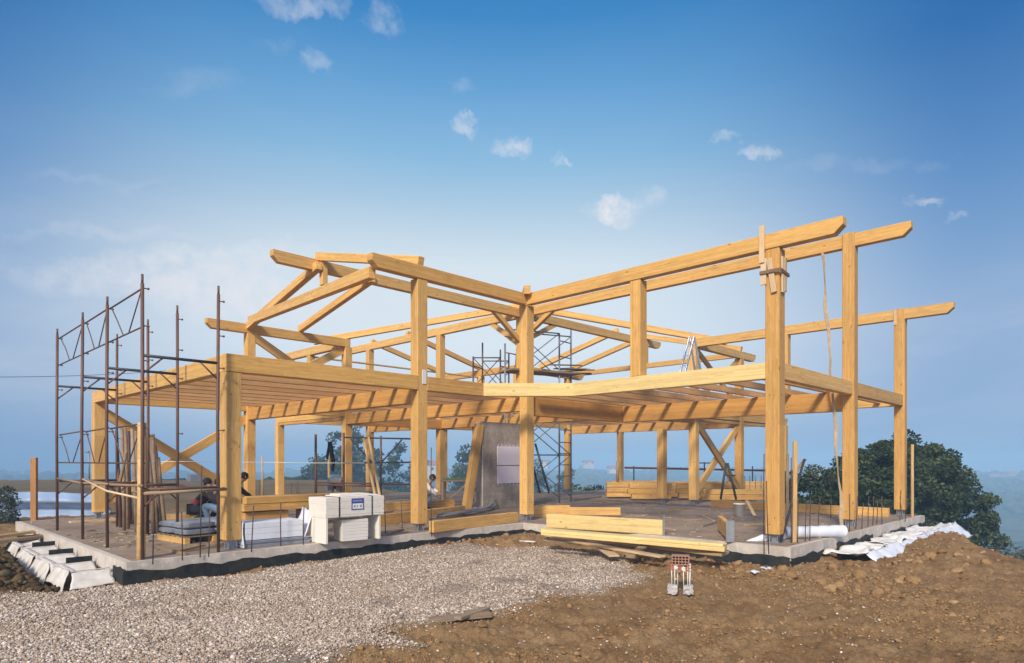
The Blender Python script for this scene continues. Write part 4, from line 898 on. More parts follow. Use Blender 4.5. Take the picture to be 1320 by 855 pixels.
# white roll and crumpled sheet at the right corner
a = P(1010, 695, 'z', 0); b = P(1087, 692, 'z', 0); up_ = Vector((0, 0, .117))
bm = bmesh.new(); pts = [lp(a, b, t)+up_+Vector((0, 0, .008*math.sin(t*31))) for t in np.linspace(0, 1, 14)]; tube(bm, pts, .115, 18)
ro = tag(mesh_bm('membrane_roll', bm, M_FILM, smooth=True), 'long white roll of membrane lying behind the right corner post', 'roll')
def sheet(name, corners, nx, ny, amp, mat, label, cat, thick=.012, seed=0, parent=None, fr=3.0):
    """crumpled cloth between four corners, with thickness"""
    c = [Vector(q) for q in corners]; bm = bmesh.new(); rows = []
    for i in range(nx+1):
        row = []
        for j in range(ny+1):
            s, t = i/nx, j/ny; p = lp(lp(c[0], c[1], s), lp(c[3], c[2], s), t)
            w = float(fbm(np.array([p.x*fr+seed]), np.array([(p.y+p.z*1.7)*fr-seed]), 1, 4, .55, 5)[0])*2*amp
            w2 = float(fbm(np.array([p.x*fr-seed]), np.array([(p.y+p.z)*fr+seed+9]), 1, 3, .55, 15)[0])*1.4*amp
            row.append(bm.verts.new(p+Vector((w2, -w2, w))))
        rows.append(row)
    for i in range(nx):
        for j in range(ny): bm.faces.new((rows[i][j], rows[i+1][j], rows[i+1][j+1], rows[i][j+1]))
    bmesh.ops.recalc_face_normals(bm, faces=bm.faces)
    r = bmesh.ops.extrude_face_region(bm, geom=bm.faces[:]); bmesh.ops.translate(bm, verts=[v for v in r['geom'] if isinstance(v, bmesh.types.BMVert)], vec=Vector((.3, .3, -1)).normalized()*thick)
    bmesh.ops.recalc_face_normals(bm, faces=bm.faces)
    o = mesh_bm(name, bm, mat, parent=parent, smooth=True)
    if label: tag(o, label, cat)
    return o
sheet('plastic_sheet', [P(962, 697, 'z', .01), P(1000, 697, 'z', .02), P(1004, 688, 'z', .16), P(980, 688, 'z', .14)], 12, 8, .06, M_FILM, 'crumpled white plastic sheet left of the right corner post', 'plastic sheet', seed=3)
M_CLOTHW = simple('white_cloth', (.76, .75, .74), .8, 0, 3.2, .45, c2=(.50, .46, .42), bumpy=.5, spec=.2)
# white cloth draped in the trench along the right end of the slab
for k, (u0, u1, lab) in enumerate([(1.1, 2.9, 'near piece of white cloth bunched in the trench below the right end of the slab'), (2.8, 5.0, 'middle piece of white cloth hanging over the trench edge on the right'), (4.9, 8.4, 'far piece of white cloth draped below the far right post')]):
    sheet('trench_cloth', [(u0, -7.35, -.20-.02*k), (u1, -7.45, -.12), (u1, -6.68, -.22), (u0, -6.68, -.27)], 30, 14, .17, M_CLOTHW, lab, 'cloth', seed=k*7.1, fr=3.2)
    sheet('trench_cloth', [(u0+.1, -7.33, -.19), (u1, -7.43, -.10), (u1, -7.75, -.42), (u0, -7.7, -.42)], 24, 8, .08, M_FILM, ['near', 'middle', 'far'][k]+' outer flap of white cloth spilling over the soil on the right', 'cloth', seed=k*3.1+2, fr=3.6)
# cloth lined boxes in the trench along the left edge of the slab
for k in range(4):
    v0 = (.42, 1.48, 2.92, 4.5)[k]; v1 = v0+(.92, 1.15, 1.2, 1.2)[k]; u1 = -8.95; u0 = (-9.42, -9.46, -9.44, -9.42)[k]
    lab = ['nearest', 'second nearest', 'third nearest', 'farthest'][k]+' white cloth lined box in the trench at the left slab edge'
    T_ = thing('lined_box', lab, 'formwork box', ((u0+u1)/2, (v0+v1)/2, -.5), 'white lined boxes in the left trench')
    z = -.15; tl = .06
    def sh(nm, cs, nx, ny, amp, sd): sheet(nm, cs, nx, ny, amp, M_GEO, None, None, parent=T_, seed=sd, thick=.014, fr=2.4)
    sh('near_lip', [(u0-.04, v0, z), (u1, v0, z+.01), (u1, v0+.10, z+.0), (u0-.0, v0+.10, z-.01)], 14, 3, .010, k)
    sh('near_face', [(u0-.04, v0-.012, z-.003), (u1, v0-.012, z+.007), (u1, v0-.28, z-.20), (u0-.10, v0-.26, z-.24)], 16, 8, .045, k+15)
    sh('outer_lip', [(u0-.05, v0+.0, z-.004), (u0-.03, v1, z), (u0+.06, v1, z-.01), (u0+.05, v0+.1, z-.01)], 10, 3, .012, k+31)
    sh('outer_flap', [(u0-.06, v0-.02, z-.004), (u0-.04, v1+.02, z-.004), (u0-.20, v1+.05, z-.24), (u0-.18, v0-.2, z-.26)], 12, 7, .05, k+4)
    sh('lining', [(u0+.0, v1, z+.005), (u1-.02, v1-.02, z+.02), (u1-.02, v0+.42, z-.30), (u0+.16, v0+.40, z-.28)], 12, 8, .022, k+8)
    sh('lining', [(u0+.01, v0+.1, z-.01), (u0+.01, v1, z-.01), (u0+.22, v1-.2, z-.26), (u0+.22, v0+.2, z-.28)], 10, 6, .018, k+12)
    if k < 4:
        bm = bmesh.new(); box(bm, (u1-.38, v1+.03, -.36), (u1-.02, v1+.055, -.06)); mesh_bm('bitumen_sheet', bm, M_BITU, parent=T_)

# ------------------------------------------------------------------ foam boards
nE = P(420, 702, 'z', 0); Fo = thing('foam_board_stack', 'tall strapped block of white foam boards with a blue printed label', 'foam stack', nE)
Fm = Matrix.Translation(nE)@Matrix.Diagonal((.87, 1, 1, 1))     # local x along the wall, y away
bm = bmesh.new(); zc = .47
for k in range(9): box(bm, (random.uniform(-.006, .006), random.uniform(-.006, .006), zc+.04*k), (1.42+random.uniform(-.008, .008), .62, zc+.04*k+.0385), .003)
FB = mesh_bm('board_block', bm, M_FOAM, Fm, Fo)
bm = bmesh.new(); box(bm, (.36, .1, zc+.362), (1.36, .58, zc+.385), .004); box(bm, (.42, .14, zc+.387), (1.15, .5, zc+.41), .004); mesh_bm('loose_board', bm, M_FOAM, Fm, Fo)
bm = bmesh.new(); box(bm, (-.0, .0, 0), (.05, .62, zc-.004), .004); mesh_bm('leg_board', bm, M_FOAM, Fm, Fo)
bm = bmesh.new(); box(bm, (1.30, .02, 0), (1.35, .60, zc-.004), .004); mesh_bm('leg_board', bm, M_FOAM, Fm, Fo)
bm = bmesh.new()
for k in range(7): box(bm, (.42+random.uniform(-.01, .01), .12, .01+.057*k), (1.02+random.uniform(-.01, .01), .5, .01+.057*k+.055), .004)
mesh_bm('lower_block', bm, M_FOAMEDGE, Fm @ Matrix.Rotation(R(-6), 4, 'Z'), Fo)
bm = bmesh.new(); box(bm, (.60, -.008, zc+.12), (.90, -.002, zc+.33)); LBL = mesh_bm('label', bm, M_BLUE, Fm, Fo)
bm = bmesh.new(); box(bm, (.625, -.012, zc+.135), (.875, -.009, zc+.235)); mesh_bm('label_field', bm, M_WHITE, Fm, LBL)
bm = bmesh.new()
for k in range(7): box(bm, (.63+.034*k, -.012, zc+.27), (.63+.034*k+.022, -.009, zc+.30))
for k, wd in enumerate((.06, .03, .07)): box(bm, (.645+.075*k, -.0155, zc+.165), (.645+.075*k+wd*.7, -.0125, zc+.21))
mesh_bm('label_print', bm, simple('label_blue', (.30, .36, .58), .5, 0, 30, .1), Fm, LBL)
for px0 in (.30, .72, 1.10):
    bm = bmesh.new(); box(bm, (px0, -.010, zc+.0), (px0+.02, -.002, zc+.372)); box(bm, (px0, -.01, zc+.362), (px0+.02, .6, zc+.370)); mesh_bm('strap', bm, M_BLACK, Fm, Fo) if px0 != .72 else bm.free()
nE = P(322, 707, 'z', 0); LF = thing('foam_board_stack', 'low pile of white sheets lying on thin blue grey boards beside the left corner post', 'foam stack', nE)
bm = bmesh.new()
for k in range(5): box(bm, (-.1+random.uniform(-.03, .03), .02+random.uniform(-.03, .02), .004+.024*k), (1.15+random.uniform(-.06, .06), .7, .004+.024*k+.019), .002)
mesh_bm('thin_board', bm, simple('blue_grey_board', (.33, .36, .43), .6, 0, 9, .4), Matrix.Translation(nE), LF)
bm = bmesh.new()
for k in range(3): box(bm, (-.06, .03, .13+.10*k), (1.0+.012*k, .66, .13+.10*k+.098), .006)
mesh_bm('wrapped_block', bm, M_FILM, Matrix.Translation(nE), LF)
sheet('wrapping', [nE+Vector((1.03, .02, .12)), nE+Vector((1.2, .04, .55)), nE+Vector((1.28, .6, .62)), nE+Vector((1.05, .6, .12))], 8, 8, .03, M_FILM, None, None, parent=LF, seed=2)
sheet('wrapping', [nE+Vector((-.12, 0, .02)), nE+Vector((-.09, .0, .48)), nE+Vector((-.08, .5, .46)), nE+Vector((-.1, .5, .05))], 8, 8, .05, M_FILM, None, None, parent=LF, seed=6)
# pallet with grey sacks
pc = P(238, 702, 'z', 0); PL = thing('pallet', 'wooden pallet under grey plastic sacks left of the corner post', 'pallet', pc); PM = Matrix.Translation(pc)@Matrix.Rotation(R(6), 4, 'Z')
for k in range(6): b_ = bmesh.new(); box(b_, (.0, .02+.19*k, .11), (1.15, .15+.19*k, .132), .003); mesh_bm('deck_board', b_, M_BOARD, PM, PL)
for x in (.0, .52, 1.05): b_ = bmesh.new(); box(b_, (x, 0, 0), (x+.10, 1.1, .108), .004); mesh_bm('bearer', b_, M_GLU, PM, PL)
bm = bmesh.new()
SK = []
for i in range(2):
    for j in range(2):
        for l in range(2):
            b_ = bmesh.new(); bmesh.ops.create_cube(b_, size=1); bmesh.ops.subdivide_edges(b_, edges=b_.edges[:], cuts=5, use_grid_fill=True)
            for v in b_.verts:
                x, y, z = v.co; rr_ = (1-(2*abs(x))**4*.35)*(1-(2*abs(y))**4*.3)
                v.co = Vector((x*.56, y*.50, z*.125*rr_))+Vector((0, 0, .008*math.sin(x*19+i*3)+.008*math.cos(y*17+l*2)))
            o = mesh_bm('sack', b_, M_BAG, PM@Matrix.Translation((.29+.57*i, .28+.52*j, .205+.115*l))@Matrix.Rotation(R(random.uniform(-5, 5)), 4, 'Z'), smooth=True)
            tag(o, '%s grey sack in the %s %s corner of the pallet' % ('upper' if l else 'lower', 'near' if j == 0 else 'far', 'right' if i else 'left'), 'sack', 'grey sacks on the pallet')
# hollow brick on its little stand
bs = P(877, 764, 'z', GZ+.0); yaw = Matrix.Rotation(-AZ+R(-14), 4, 'Z'); BM_ = Matrix.Translation(bs)@yaw@Matrix.Scale(.88, 4)
BS = thing('marker_stand', 'white wire stand on two concrete lumps wrapped with red and white tape', 'stand', bs)
for sx in (-.12, .12):
    b_ = bmesh.new(); bmesh.ops.create_cube(b_, size=1, matrix=Matrix.Translation((sx, 0, .05))@Matrix.Diagonal((.14, .17, .13, 1)))
    bmesh.ops.subdivide_edges(b_, edges=b_.edges[:], cuts=3, use_grid_fill=True)
    for v in b_.verts: v.co += Vector([random.uniform(-.012, .012) for _ in range(3)])
    mesh_bm('concrete_foot', b_, simple('pale_concrete', (.52, .50, .49), .9, 0, 12, .4, bumpy=.5), BM_, BS)
for x, y in ((-.13, -.06), (-.085, -.06), (-.04, .05), (.05, -.06), (.11, -.06), (.145, -.04), (-.13, .06), (.14, .06)):
    tube_obj('wire_leg', [BM_@Vector((x, y, .08)), BM_@Vector((x+random.uniform(-.006, .006), y, .43))], .0065, M_WHITE, BS, 6)
for k in range(4):
    z = .36+.024*k; tt = random.uniform(-.03, .03)
    pr_ = None; n_seg = 22; cyc = [(-.15, -.075), (.16, -.075), (.16, .075), (-.15, .075)]
    for part, mt in ((0, M_RED), (1, M_WHITE)):
        bm = bmesh.new()
        for i in range(n_seg):
            if i % 2 != part: continue
            def pt(s):
                s = (s % n_seg)/n_seg*4; e = int(s); f_ = s-e; a_, c_ = cyc[e % 4], cyc[(e+1) % 4]
                return Vector((a_[0]+(c_[0]-a_[0])*f_, a_[1]+(c_[1]-a_[1])*f_, z+tt*math.sin(s*2)+.012*math.sin(s*5+k)))
            a_, b2 = pt(i), pt(i+1); h_ = Vector((0, 0, .018)); out = Vector((0, -.004, 0))
            vs = [bm.verts.new(q) for q in (a_, b2, b2+h_, a_+h_)]; bm.faces.new(vs); vs2 = [bm.verts.new(q+out) for q in (a_, b2, b2+h_, a_+h_)]; bm.faces.new(vs2[::-1])
        mesh_bm('tape', bm, mt, BM_, BS)
bm = bmesh.new()   # brick with open cells facing the camera: a grid of webs
bw, bh, bd = .25, .13, .20; nx, nz_ = 5, 3
for i in range(nx+1): x = -bw/2+i*(bw/nx); box(bm, (x-.006, -bd/2, .001), (x+.006, bd/2, bh-.001))
for j in range(nz_+1): z = j*bh/nz_; box(bm, (-bw/2-.008, -bd/2+.001, z-.005), (bw/2+.008, bd/2-.001, z+.005))
box(bm, (-bw/2, .085, 0), (bw/2, .099, bh)); box(bm, (bw/2+.004, -bd/2, -.006), (bw/2+.012, bd/2, bh+.006))
tag(mesh_bm('hollow_brick', bm, M_BRICK, BM_@Matrix.Translation((0, 0, .455))), 'hollow clay brick with open cells set on the white wire stand', 'brick')
# scraps of plastic on the soil
for k, (x, y) in enumerate([(973, 734), (985, 731), (993, 727)]):
    q = P(x, y, 'z', -.22); z_ = tz(q)
    sheet('plastic_scrap', [Vector((q.x-.07, q.y-.05, z_+.03)), Vector((q.x+.07, q.y-.04, z_+.03)), Vector((q.x+.06, q.y+.05, z_+.07)), Vector((q.x-.06, q.y+.05, z_+.06))], 5, 4, .03, M_FILM, ['left', 'middle', 'right'][k]+' one of three white plastic scraps on the soil below the right corner', 'scrap', thick=.004, seed=k, fr=8)
# aluminium folding ladder on the upper floor
ld = thing('folding_ladder', 'aluminium folding ladder standing open on the joists beside the valley post', 'ladder', (6.6, -.2, zm+.14))
Yl = toXY(6.8, -.6)[1]; z0 = zm+.15
ap = PY(893, 437, Yl); 
for s, (x0, x1, dY) in enumerate([((866), (873), -.3), ((903), (912), .2)]):
    f0 = PY(x0, 477, Yl+dY); f1_ = PY(x1, 477, Yl+dY); a0 = PY(889, 434, Yl); a1 = PY(895, 434, Yl)
    f0.z = f1_.z = z0-.0
    beam('ladder_rail', f0, a0, .03, .06, M_ALU, ld, top=False, bev=.002); beam('ladder_rail', f1_, a1, .03, .06, M_ALU, ld, top=False, bev=.002)
    for k in range(1, 7): t = k/7; beam('rung', lp(f0, a0, t), lp(f1_, a1, t), .04, .03, M_ALU, ld, top=False, bev=.002)

# ------------------------------------------------------------------ people
def skin_body(name, J, E_, mat, parent=None, sub=2):
    """J: {joint: (xyz, radius or (rx, ry))}, E_: pairs -> one continuous skinned mesh"""
    ks = list(J); me = bpy.data.meshes.new(name); o3 = [Vector(J[k][0]) for k in ks]
    me.from_pydata(o3, [(ks.index(a), ks.index(b)) for a, b in E_], []); o = link(name, me, Matrix(), parent)
    md = o.modifiers.new('skin', 'SKIN'); md.use_smooth_shade = True
    if not me.skin_vertices: me.skin_vertices.new()
    for i, k in enumerate(ks):
        r = J[k][1]; r = (r, r) if not isinstance(r, tuple) else r; me.skin_vertices[0].data[i].radius = r
    me.skin_vertices[0].data[0].use_root = True
    s = o.modifiers.new('sub', 'SUBSURF'); s.levels = s.render_levels = sub
    dg = bpy.context.evaluated_depsgraph_get(); ev = o.evaluated_get(dg); nm = bpy.data.meshes.new_from_object(ev)
    o.modifiers.clear(); nm.materials.clear(); nm.materials.append(mat); nm.polygons.foreach_set('use_smooth', [True]*len(nm.polygons)); o.data = nm
    return o
def person(label, at, yaw, pose, cloth):
    """pose: joint positions in a local frame (x forward, y left, z up), metres"""
    Mx = Matrix.Translation(at)@Matrix.Rotation(yaw, 4, 'Z'); g_ = {k: Mx@Vector(v) for k, v in pose.items()}
    rad = dict(pel=(.15, .12), waist=(.13, .105), chest=(.165, .12), neck=.055, head=.0, hipL=.085, hipR=.085, kneL=.06, kneR=.06, ankL=.045, ankR=.045, toeL=.035, toeR=.035, shL=.062, shR=.062, elL=.042, elR=.042, wrL=.03, wrR=.03, hdL=.035, hdR=.035)
    hd = g_['head']; nk = g_['neck']; ax = (hd-nk).normalized()
    J = {k: (g_[k], rad[k]) for k in g_ if k != 'head'}; J['h1'] = (lp(nk, hd, .55), .075); J['h2'] = (hd, .098); J['h3'] = (hd+ax*.085, .07)
    E_ = [('pel', 'waist'), ('waist', 'chest'), ('chest', 'neck'), ('neck', 'h1'), ('h1', 'h2'), ('h2', 'h3')]
    for s in 'LR': E_ += [('pel', 'hip'+s), ('hip'+s, 'kne'+s), ('kne'+s, 'ank'+s), ('ank'+s, 'toe'+s), ('chest', 'sh'+s), ('sh'+s, 'el'+s), ('el'+s, 'wr'+s), ('wr'+s, 'hd'+s)]
    T_ = thing('person', label, 'person', at); skin_body('body', J, E_, M_SKIN, T_)
    for s in 'LR':      # fingers and thumb
        d = (g_['hd'+s]-g_['wr'+s]).normalized(); sd_ = d.cross(Vector((0, 0, 1))).normalized() if abs(d.z) < .9 else rgt
        bm = bmesh.new()
        for k in range(4):
            b_ = g_['hd'+s]+sd_*(k-1.5)*.02; tube(bm, [b_, b_+d*(.04+.006*(k in (1, 2))), b_+d*.06+Vector((0, 0, -.025))], .009, 6, .006)
        tube(bm, [g_['hd'+s]-d*.03+sd_*.03, g_['hd'+s]+sd_*.06, g_['hd'+s]+d*.03+sd_*.06], .010, 6, .007)
        mesh_bm('fingers', bm, M_SKIN, parent=T_, smooth=True)
    f_ = 1.16
    S = {k: (g_[k], tuple(x*f_+.006 for x in rad[k]) if isinstance(rad[k], tuple) else rad[k]*f_+.008) for k in ('waist', 'chest', 'shL', 'shR', 'elL', 'elR')}
    S['pel2'] = (lp(g_['pel'], g_['waist'], .25), (.165, .135)); S['nk'] = (lp(g_['chest'], g_['neck'], .7), .075)
    for s in 'LR': S['cf'+s] = (lp(g_['el'+s], g_['wr'+s], cloth.get('sleeve', .8)), .045)
    skin_body('shirt', S, [('pel2', 'waist'), ('waist', 'chest'), ('chest', 'nk')]+[(a+s, b+s) for s in 'LR' for a, b in (('sh', 'el'), ('el', 'cf'))]+[('chest', 'shL'), ('chest', 'shR')], cloth['shirt'], T_)
    Tz = {k: (g_[k], tuple(x*1.13 for x in rad[k]) if isinstance(rad[k], tuple) else rad[k]*1.2+.010) for k in ('pel', 'hipL', 'hipR', 'kneL', 'kneR', 'ankL', 'ankR')}
    skin_body('trousers', Tz, [('pel', 'hipL'), ('pel', 'hipR'), ('hipL', 'kneL'), ('hipR', 'kneR'), ('kneL', 'ankL'), ('kneR', 'ankR')], cloth['trousers'], T_)
    bm = bmesh.new(); bmesh.ops.create_icosphere(bm, subdivisions=3, radius=.104)
    fw = (Mx.to_3x3()@Vector((1, 0, 0)))
    for v in bm.verts: v.co += Vector([random.uniform(-.005, .005) for _ in range(3)])
    bmesh.ops.translate(bm, verts=bm.verts, vec=hd+ax*.038-fw*.036); mesh_bm('hair', bm, M_HAIR, parent=T_, smooth=True)
    bm = bmesh.new(); fc = hd+fw*.095
    side = fw.cross(ax).normalized(); bmesh.ops.create_cone(bm, cap_ends=True, segments=8, radius1=.017, radius2=.006, depth=.04, matrix=Matrix.Translation(fc+fw*.008-ax*.01)@fw.to_track_quat('Z', 'Y').to_matrix().to_4x4())
    for s in (-1, 1): bmesh.ops.create_uvsphere(bm, u_segments=8, v_segments=6, radius=.022, matrix=Matrix.Translation(hd+side*.098*s)@Matrix.Diagonal((.7, 1, 1.3, 1)))
    mesh_bm('nose_and_ears', bm, M_SKIN, parent=T_, smooth=True)
    for s in 'LR':
        bm = bmesh.new(); a_ = g_['ank'+s]; t_ = g_['toe'+s]; tube(bm, [a_+Vector((0, 0, .02))-(t_-a_).normalized()*.05, lp(a_, t_, .6)+Vector((0, 0, .0)), t_+(t_-a_).normalized()*.05], .052, 8, .040); mesh_bm('shoe', bm, M_BLACK, parent=T_, smooth=True)
    return T_
# crouching worker left of the corner post, facing right
crouch = dict(pel=(-.22, 0, .42), waist=(-.08, 0, .58), chest=(.12, 0, .72), neck=(.27, 0, .86), head=(.38, 0, .97), hipL=(-.16, .1, .38), hipR=(-.16, -.1, .38), kneL=(.26, .17, .46), kneR=(.20, -.17, .30), ankL=(.10, .16, .07), ankR=(-.18, -.16, .07), toeL=(.26, .17, .04), toeR=(-.04, -.16, .04),
              shL=(.17, .19, .76), shR=(.17, -.19, .76), elL=(.40, .22, .62), elR=(.40, -.22, .58), wrL=(.60, .12, .52), wrR=(.58, -.12, .44), hdL=(.68, .10, .47), hdR=(.66, -.1, .40))
yawR = math.atan2(rgt.y, rgt.x)
c = P(262, 676, 'z', 0); person('person crouching beside the left corner post in a red shirt and dark trousers', Vector((c.x, c.y, 0)), yawR, crouch, dict(shirt=M_SHIRT, trousers=M_DARKTR))
c2 = c+rgt*.33+fwd*.12; c2 = PY(281, 676, toXY(c.x, c.y)[1]-.15); person('person crouching close to the left corner post in light blue jeans, mostly hidden by it', Vector((c2.x, c2.y, 0)), yawR+math.pi*.85, crouch, dict(shirt=M_DARKTR, trousers=M_JEANS))
c3 = PY(311, 676, 16.3); person('dark haired person in black crouching right behind the corner post, mostly hidden', Vector((c3.x, c3.y, 0)), yawR+.6, {k: (v[0]-.30 if k in ('head', 'neck', 'chest') else v[0]-.3, v[1], v[2]*(1.12)) for k, v in crouch.items()}, dict(shirt=M_BLACK, trousers=M_DARKTR))
bend = dict(pel=(-.10, 0, .93), waist=(.06, 0, .98), chest=(.32, 0, .93), neck=(.52, 0, .84), head=(.64, 0, .74), hipL=(-.08, .1, .88), hipR=(-.08, -.1, .88), kneL=(.02, .13, .48), kneR=(-.02, -.13, .48), ankL=(-.04, .14, .08), ankR=(-.08, -.14, .08), toeL=(.12, .15, .04), toeR=(.08, -.15, .04),
            shL=(.38, .19, .92), shR=(.38, -.19, .92), elL=(.42, .22, .62), elR=(.42, -.22, .62), wrL=(.50, .16, .38), wrR=(.50, -.16, .38), hdL=(.54, .15, .30), hdR=(.54, -.15, .30))
c4 = PY(432, 648, 19.8); person('person bending forward behind the stake in grey trousers and light blue shirt', Vector((c4.x, c4.y, 0)), math.atan2(fwd.y, fwd.x)+.25, bend, dict(shirt=M_LTBLUE, trousers=M_GREYTR))
c5 = PY(545, 655, 19.5); person('person standing half hidden behind the front middle post in a pale shirt', Vector((c5.x, c5.y, 0)), yawR, {k: (v[0]*.8, v[1], v[2]) for k, v in crouch.items()}, dict(shirt=M_FOAM, trousers=M_JEANS))
# black jacket hung on the stake
jt = PY(424, 573, 18.0)
st = P(424, 645, 'z', 0); Yj = toXY(st.x, st.y)[1]
bm = bmesh.new()
for (x0, y0, x1, y1, w0, w1) in [(425, 570, 421.5, 592, .07, .045), (425, 570, 430, 596, .08, .075), (430, 592, 429, 608, .07, .05)]:
    a = PY(x0, y0, Yj-.06); b = PY(x1, y1, Yj-.06); tube(bm, [a, lp(a, b, .3)+rgt*.01, lp(a, b, .7)-rgt*.01, b], w0, 10, w1)
tag(mesh_bm('jacket', bm, M_BLACK, smooth=True), 'black jacket hanging from the top of the round pale stake', 'jacket')
# cord with tied knots between stakes across the left wing
pts = [PY(x, y, 17.5) for x, y in ((150, 597), (230, 595), (330, 596), (400, 597), (470, 597))]
tag(tube_obj('marking_cord', pts, .008, M_WHITE, None, 5), 'thin white cord stretched across the left wing at eye level', 'cord')
# overhead cable crossing to the left edge
e0 = PY(-220, 482, 40); e1_ = PY(290, 470, 70)
tag(tube_obj('power_cable', [lp(e0, e1_, t)-Vector((0, 0, 2.6*t*(1-t))) for t in np.linspace(0, 1, 24)], .022, M_DARKTUBE, None, 5), 'thin power cable crossing the sky on the left', 'cable')
# blue white sheet fence at the left
A_ = PY(-60, 664, 20.5); B_ = PY(140, 664, 22)
bm = bmesh.new(); rows = []
n1, n2 = 70, 16
for i in range(n1+1):
    s = i/n1; base_ = lp(A_, B_, s); row = []
    top = PY(-60+200*s, 634+2.5*s+.9*math.sin(s*9), 20.5+1.5*s).z; bot = PY(-60+200*s, 669-1.0*s, 20.5+1.5*s).z
    for j in range(n2+1):
        t = j/n2; z = bot+(top-bot)*t
        bulge = .18*math.sin(t*math.pi*3+s*2.2+.6*math.sin(s*5))+.05*math.sin(s*31+t*4)
        row.append(bm.verts.new(Vector((base_.x, base_.y, z))+fwd*(-bulge)))
    rows.append(row)
for i in range(n1):
    for j in range(n2): bm.faces.new((rows[i][j], rows[i+1][j], rows[i+1][j+1], rows[i][j+1]))
r_ = bmesh.ops.extrude_face_region(bm, geom=bm.faces[:]); bmesh.ops.translate(bm, verts=[v for v in r_['geom'] if isinstance(v, bmesh.types.BMVert)], vec=fwd*.02)
M_BLUEFILM = simple('blue_white_tarp', (.36, .47, .66), .5, 0, .8, .5, c2=(.20, .30, .48), bumpy=.1)
tag(mesh_bm('tarpaulin_fence', bm, M_BLUEFILM, smooth=True), 'sagging blue white tarpaulin stretched as a screen at the far left', 'tarpaulin')

# ------------------------------------------------------------------ trees
def leaves(n_cl, n_leaf, shape, size, cl_r, seed, squash=.8, core=.35):
    """leaf quads in clumps spread through the volume given by shape(rng, n) -> points"""
    rg = np.random.default_rng(seed); c = shape(rg, n_cl); crad = cl_r*rg.uniform(.55, 1.3, n_cl); ctone = rg.normal(.45, .2, n_cl)
    idx = rg.integers(0, n_cl, n_leaf); d = rg.normal(size=(n_leaf, 3)); d /= np.linalg.norm(d, axis=1)[:, None]
    rr = rg.uniform(core, 1, n_leaf)**.6; p = c[idx]+d*(crad[idx]*rr)[:, None]*np.array([1, 1, squash])
    a = rg.normal(size=(n_leaf, 3)); a /= np.linalg.norm(a, axis=1)[:, None]; b = np.cross(a, d+rg.normal(size=(n_leaf, 3))*.6); b /= np.linalg.norm(b, axis=1)[:, None]+1e-9
    s = size*rg.uniform(.6, 1.4, n_leaf)[:, None]
    V = np.stack([p-a*s, p+b*s*.55, p+a*s, p-b*s*.55], 1).reshape(-1, 3)
    tone = np.clip(ctone[idx]+rg.normal(0, .18, n_leaf), 0, 1); return V, np.arange(n_leaf*4).reshape(-1, 4), np.repeat(tone, 4), c
def ellip(parts):
    w = np.array([p[3]*p[4]*p[5] for p in parts]); w = w/w.sum()
    def f(rg, n):
        k = rg.choice(len(parts), n, p=w); d = rg.normal(size=(n, 3)); d /= np.linalg.norm(d, axis=1)[:, None]; r = rg.uniform(.25, 1, n)**.45
        P_ = np.array([p[:3] for p in parts])[k]; S_ = np.array([p[3:] for p in parts])[k]
        return P_+d*r[:, None]*S_
    return f
def tree(name, label, base, parts, n_cl, n_leaf, size, cl_r, mat, seed, trunk_r=.2, cat='tree', group=None, squash=.8):
    """parts: ellipsoids (right, ahead, up, rx, ry, rz) relative to the base"""
    T_ = thing(name, label, cat, base, group); base = Vector(base)
    pw = []
    for (a, b, c, rx, ry, rz) in parts:
        q = base+rgt*a+fwd*b+Vector((0, 0, c)); pw.append((q.x, q.y, q.z, rx, ry, rz))
    V, Fc, tone, cl = leaves(n_cl, n_leaf, ellip(pw), size, cl_r, seed, squash)
    raw_mesh('crown', V-np.array(base), Fc, mat, tone, parent=T_, M=Matrix.Translation(base))
    bm = bmesh.new(); rg = random.Random(seed); H_ = max(p[2] for p in parts)
    tp = base+Vector((0, 0, H_*.35)); tube(bm, [base-Vector((0, 0, .3)), lp(base, tp, .5)+rgt*trunk_r*.3, tp], trunk_r*1.15, 8, trunk_r*.8)
    for k in range(min(16, len(cl))):
        e = Vector(cl[rg.randrange(len(cl))]); m_ = lp(tp, e, .5)+Vector((0, 0, .08*(e-tp).length)); tube(bm, [tp-Vector((0, 0, rg.random()*H_*.15)), m_, e], trunk_r*.4, 6, trunk_r*.08)
    mesh_bm('trunk', bm, M_BARK, parent=T_, smooth=True); return T_
bq = Q(14.1, 26.5, -4.95)
tree('oak_tree', 'big dark green oak standing behind the right end of the slab', bq, [(1.9, 0, 5.5, 2.1, 2.2, 2.1), (.9, .3, 6.3, 1.2, 1.4, .9), (3.0, 0, 6.1, 1.0, 1.2, .9), (-1.7, 0, 4.5, 1.8, 2.0, 1.6), (-2.9, .3, 3.9, 1.1, 1.5, 1.1), (.2, 0, 4.8, 1.9, 2.0, 1.6), (3.9, 0, 4.6, 1.3, 1.6, 1.2), (4.6, 0, 3.4, .9, 1.2, .9), (2.2, .4, 3.3, 2.4, 2.0, 1.6), (0, -.5, 2.8, 2.8, 2.2, 1.5), (-2.4, 0, 3.0, 2.1, 1.8, 1.6), (.4, 0, 5.4, 1.5, 1.6, 1.3)], 560, 170000, .075, .46, M_LEAF, 3, .35)
tree('olive_bush', 'grey green bush at the foot of the oak on the left side', Q(12.4, 20.5, -3.6), [(0, 0, 1.3, 1.0, 1, .75), (.9, .3, 1.1, .8, .8, .6)], 60, 7000, .05, .3, M_LEAFG, 5, .07, 'bush')
tree('olive_bush', 'grey green bush in front of the oak beyond the soil edge', Q(15.2, 20.8, -3.7), [(0, 0, 1.2, 1.2, 1, .9), (-.9, .3, 1.0, .8, .8, .6)], 60, 8000, .05, .32, M_LEAFG, 6, .07, 'bush')
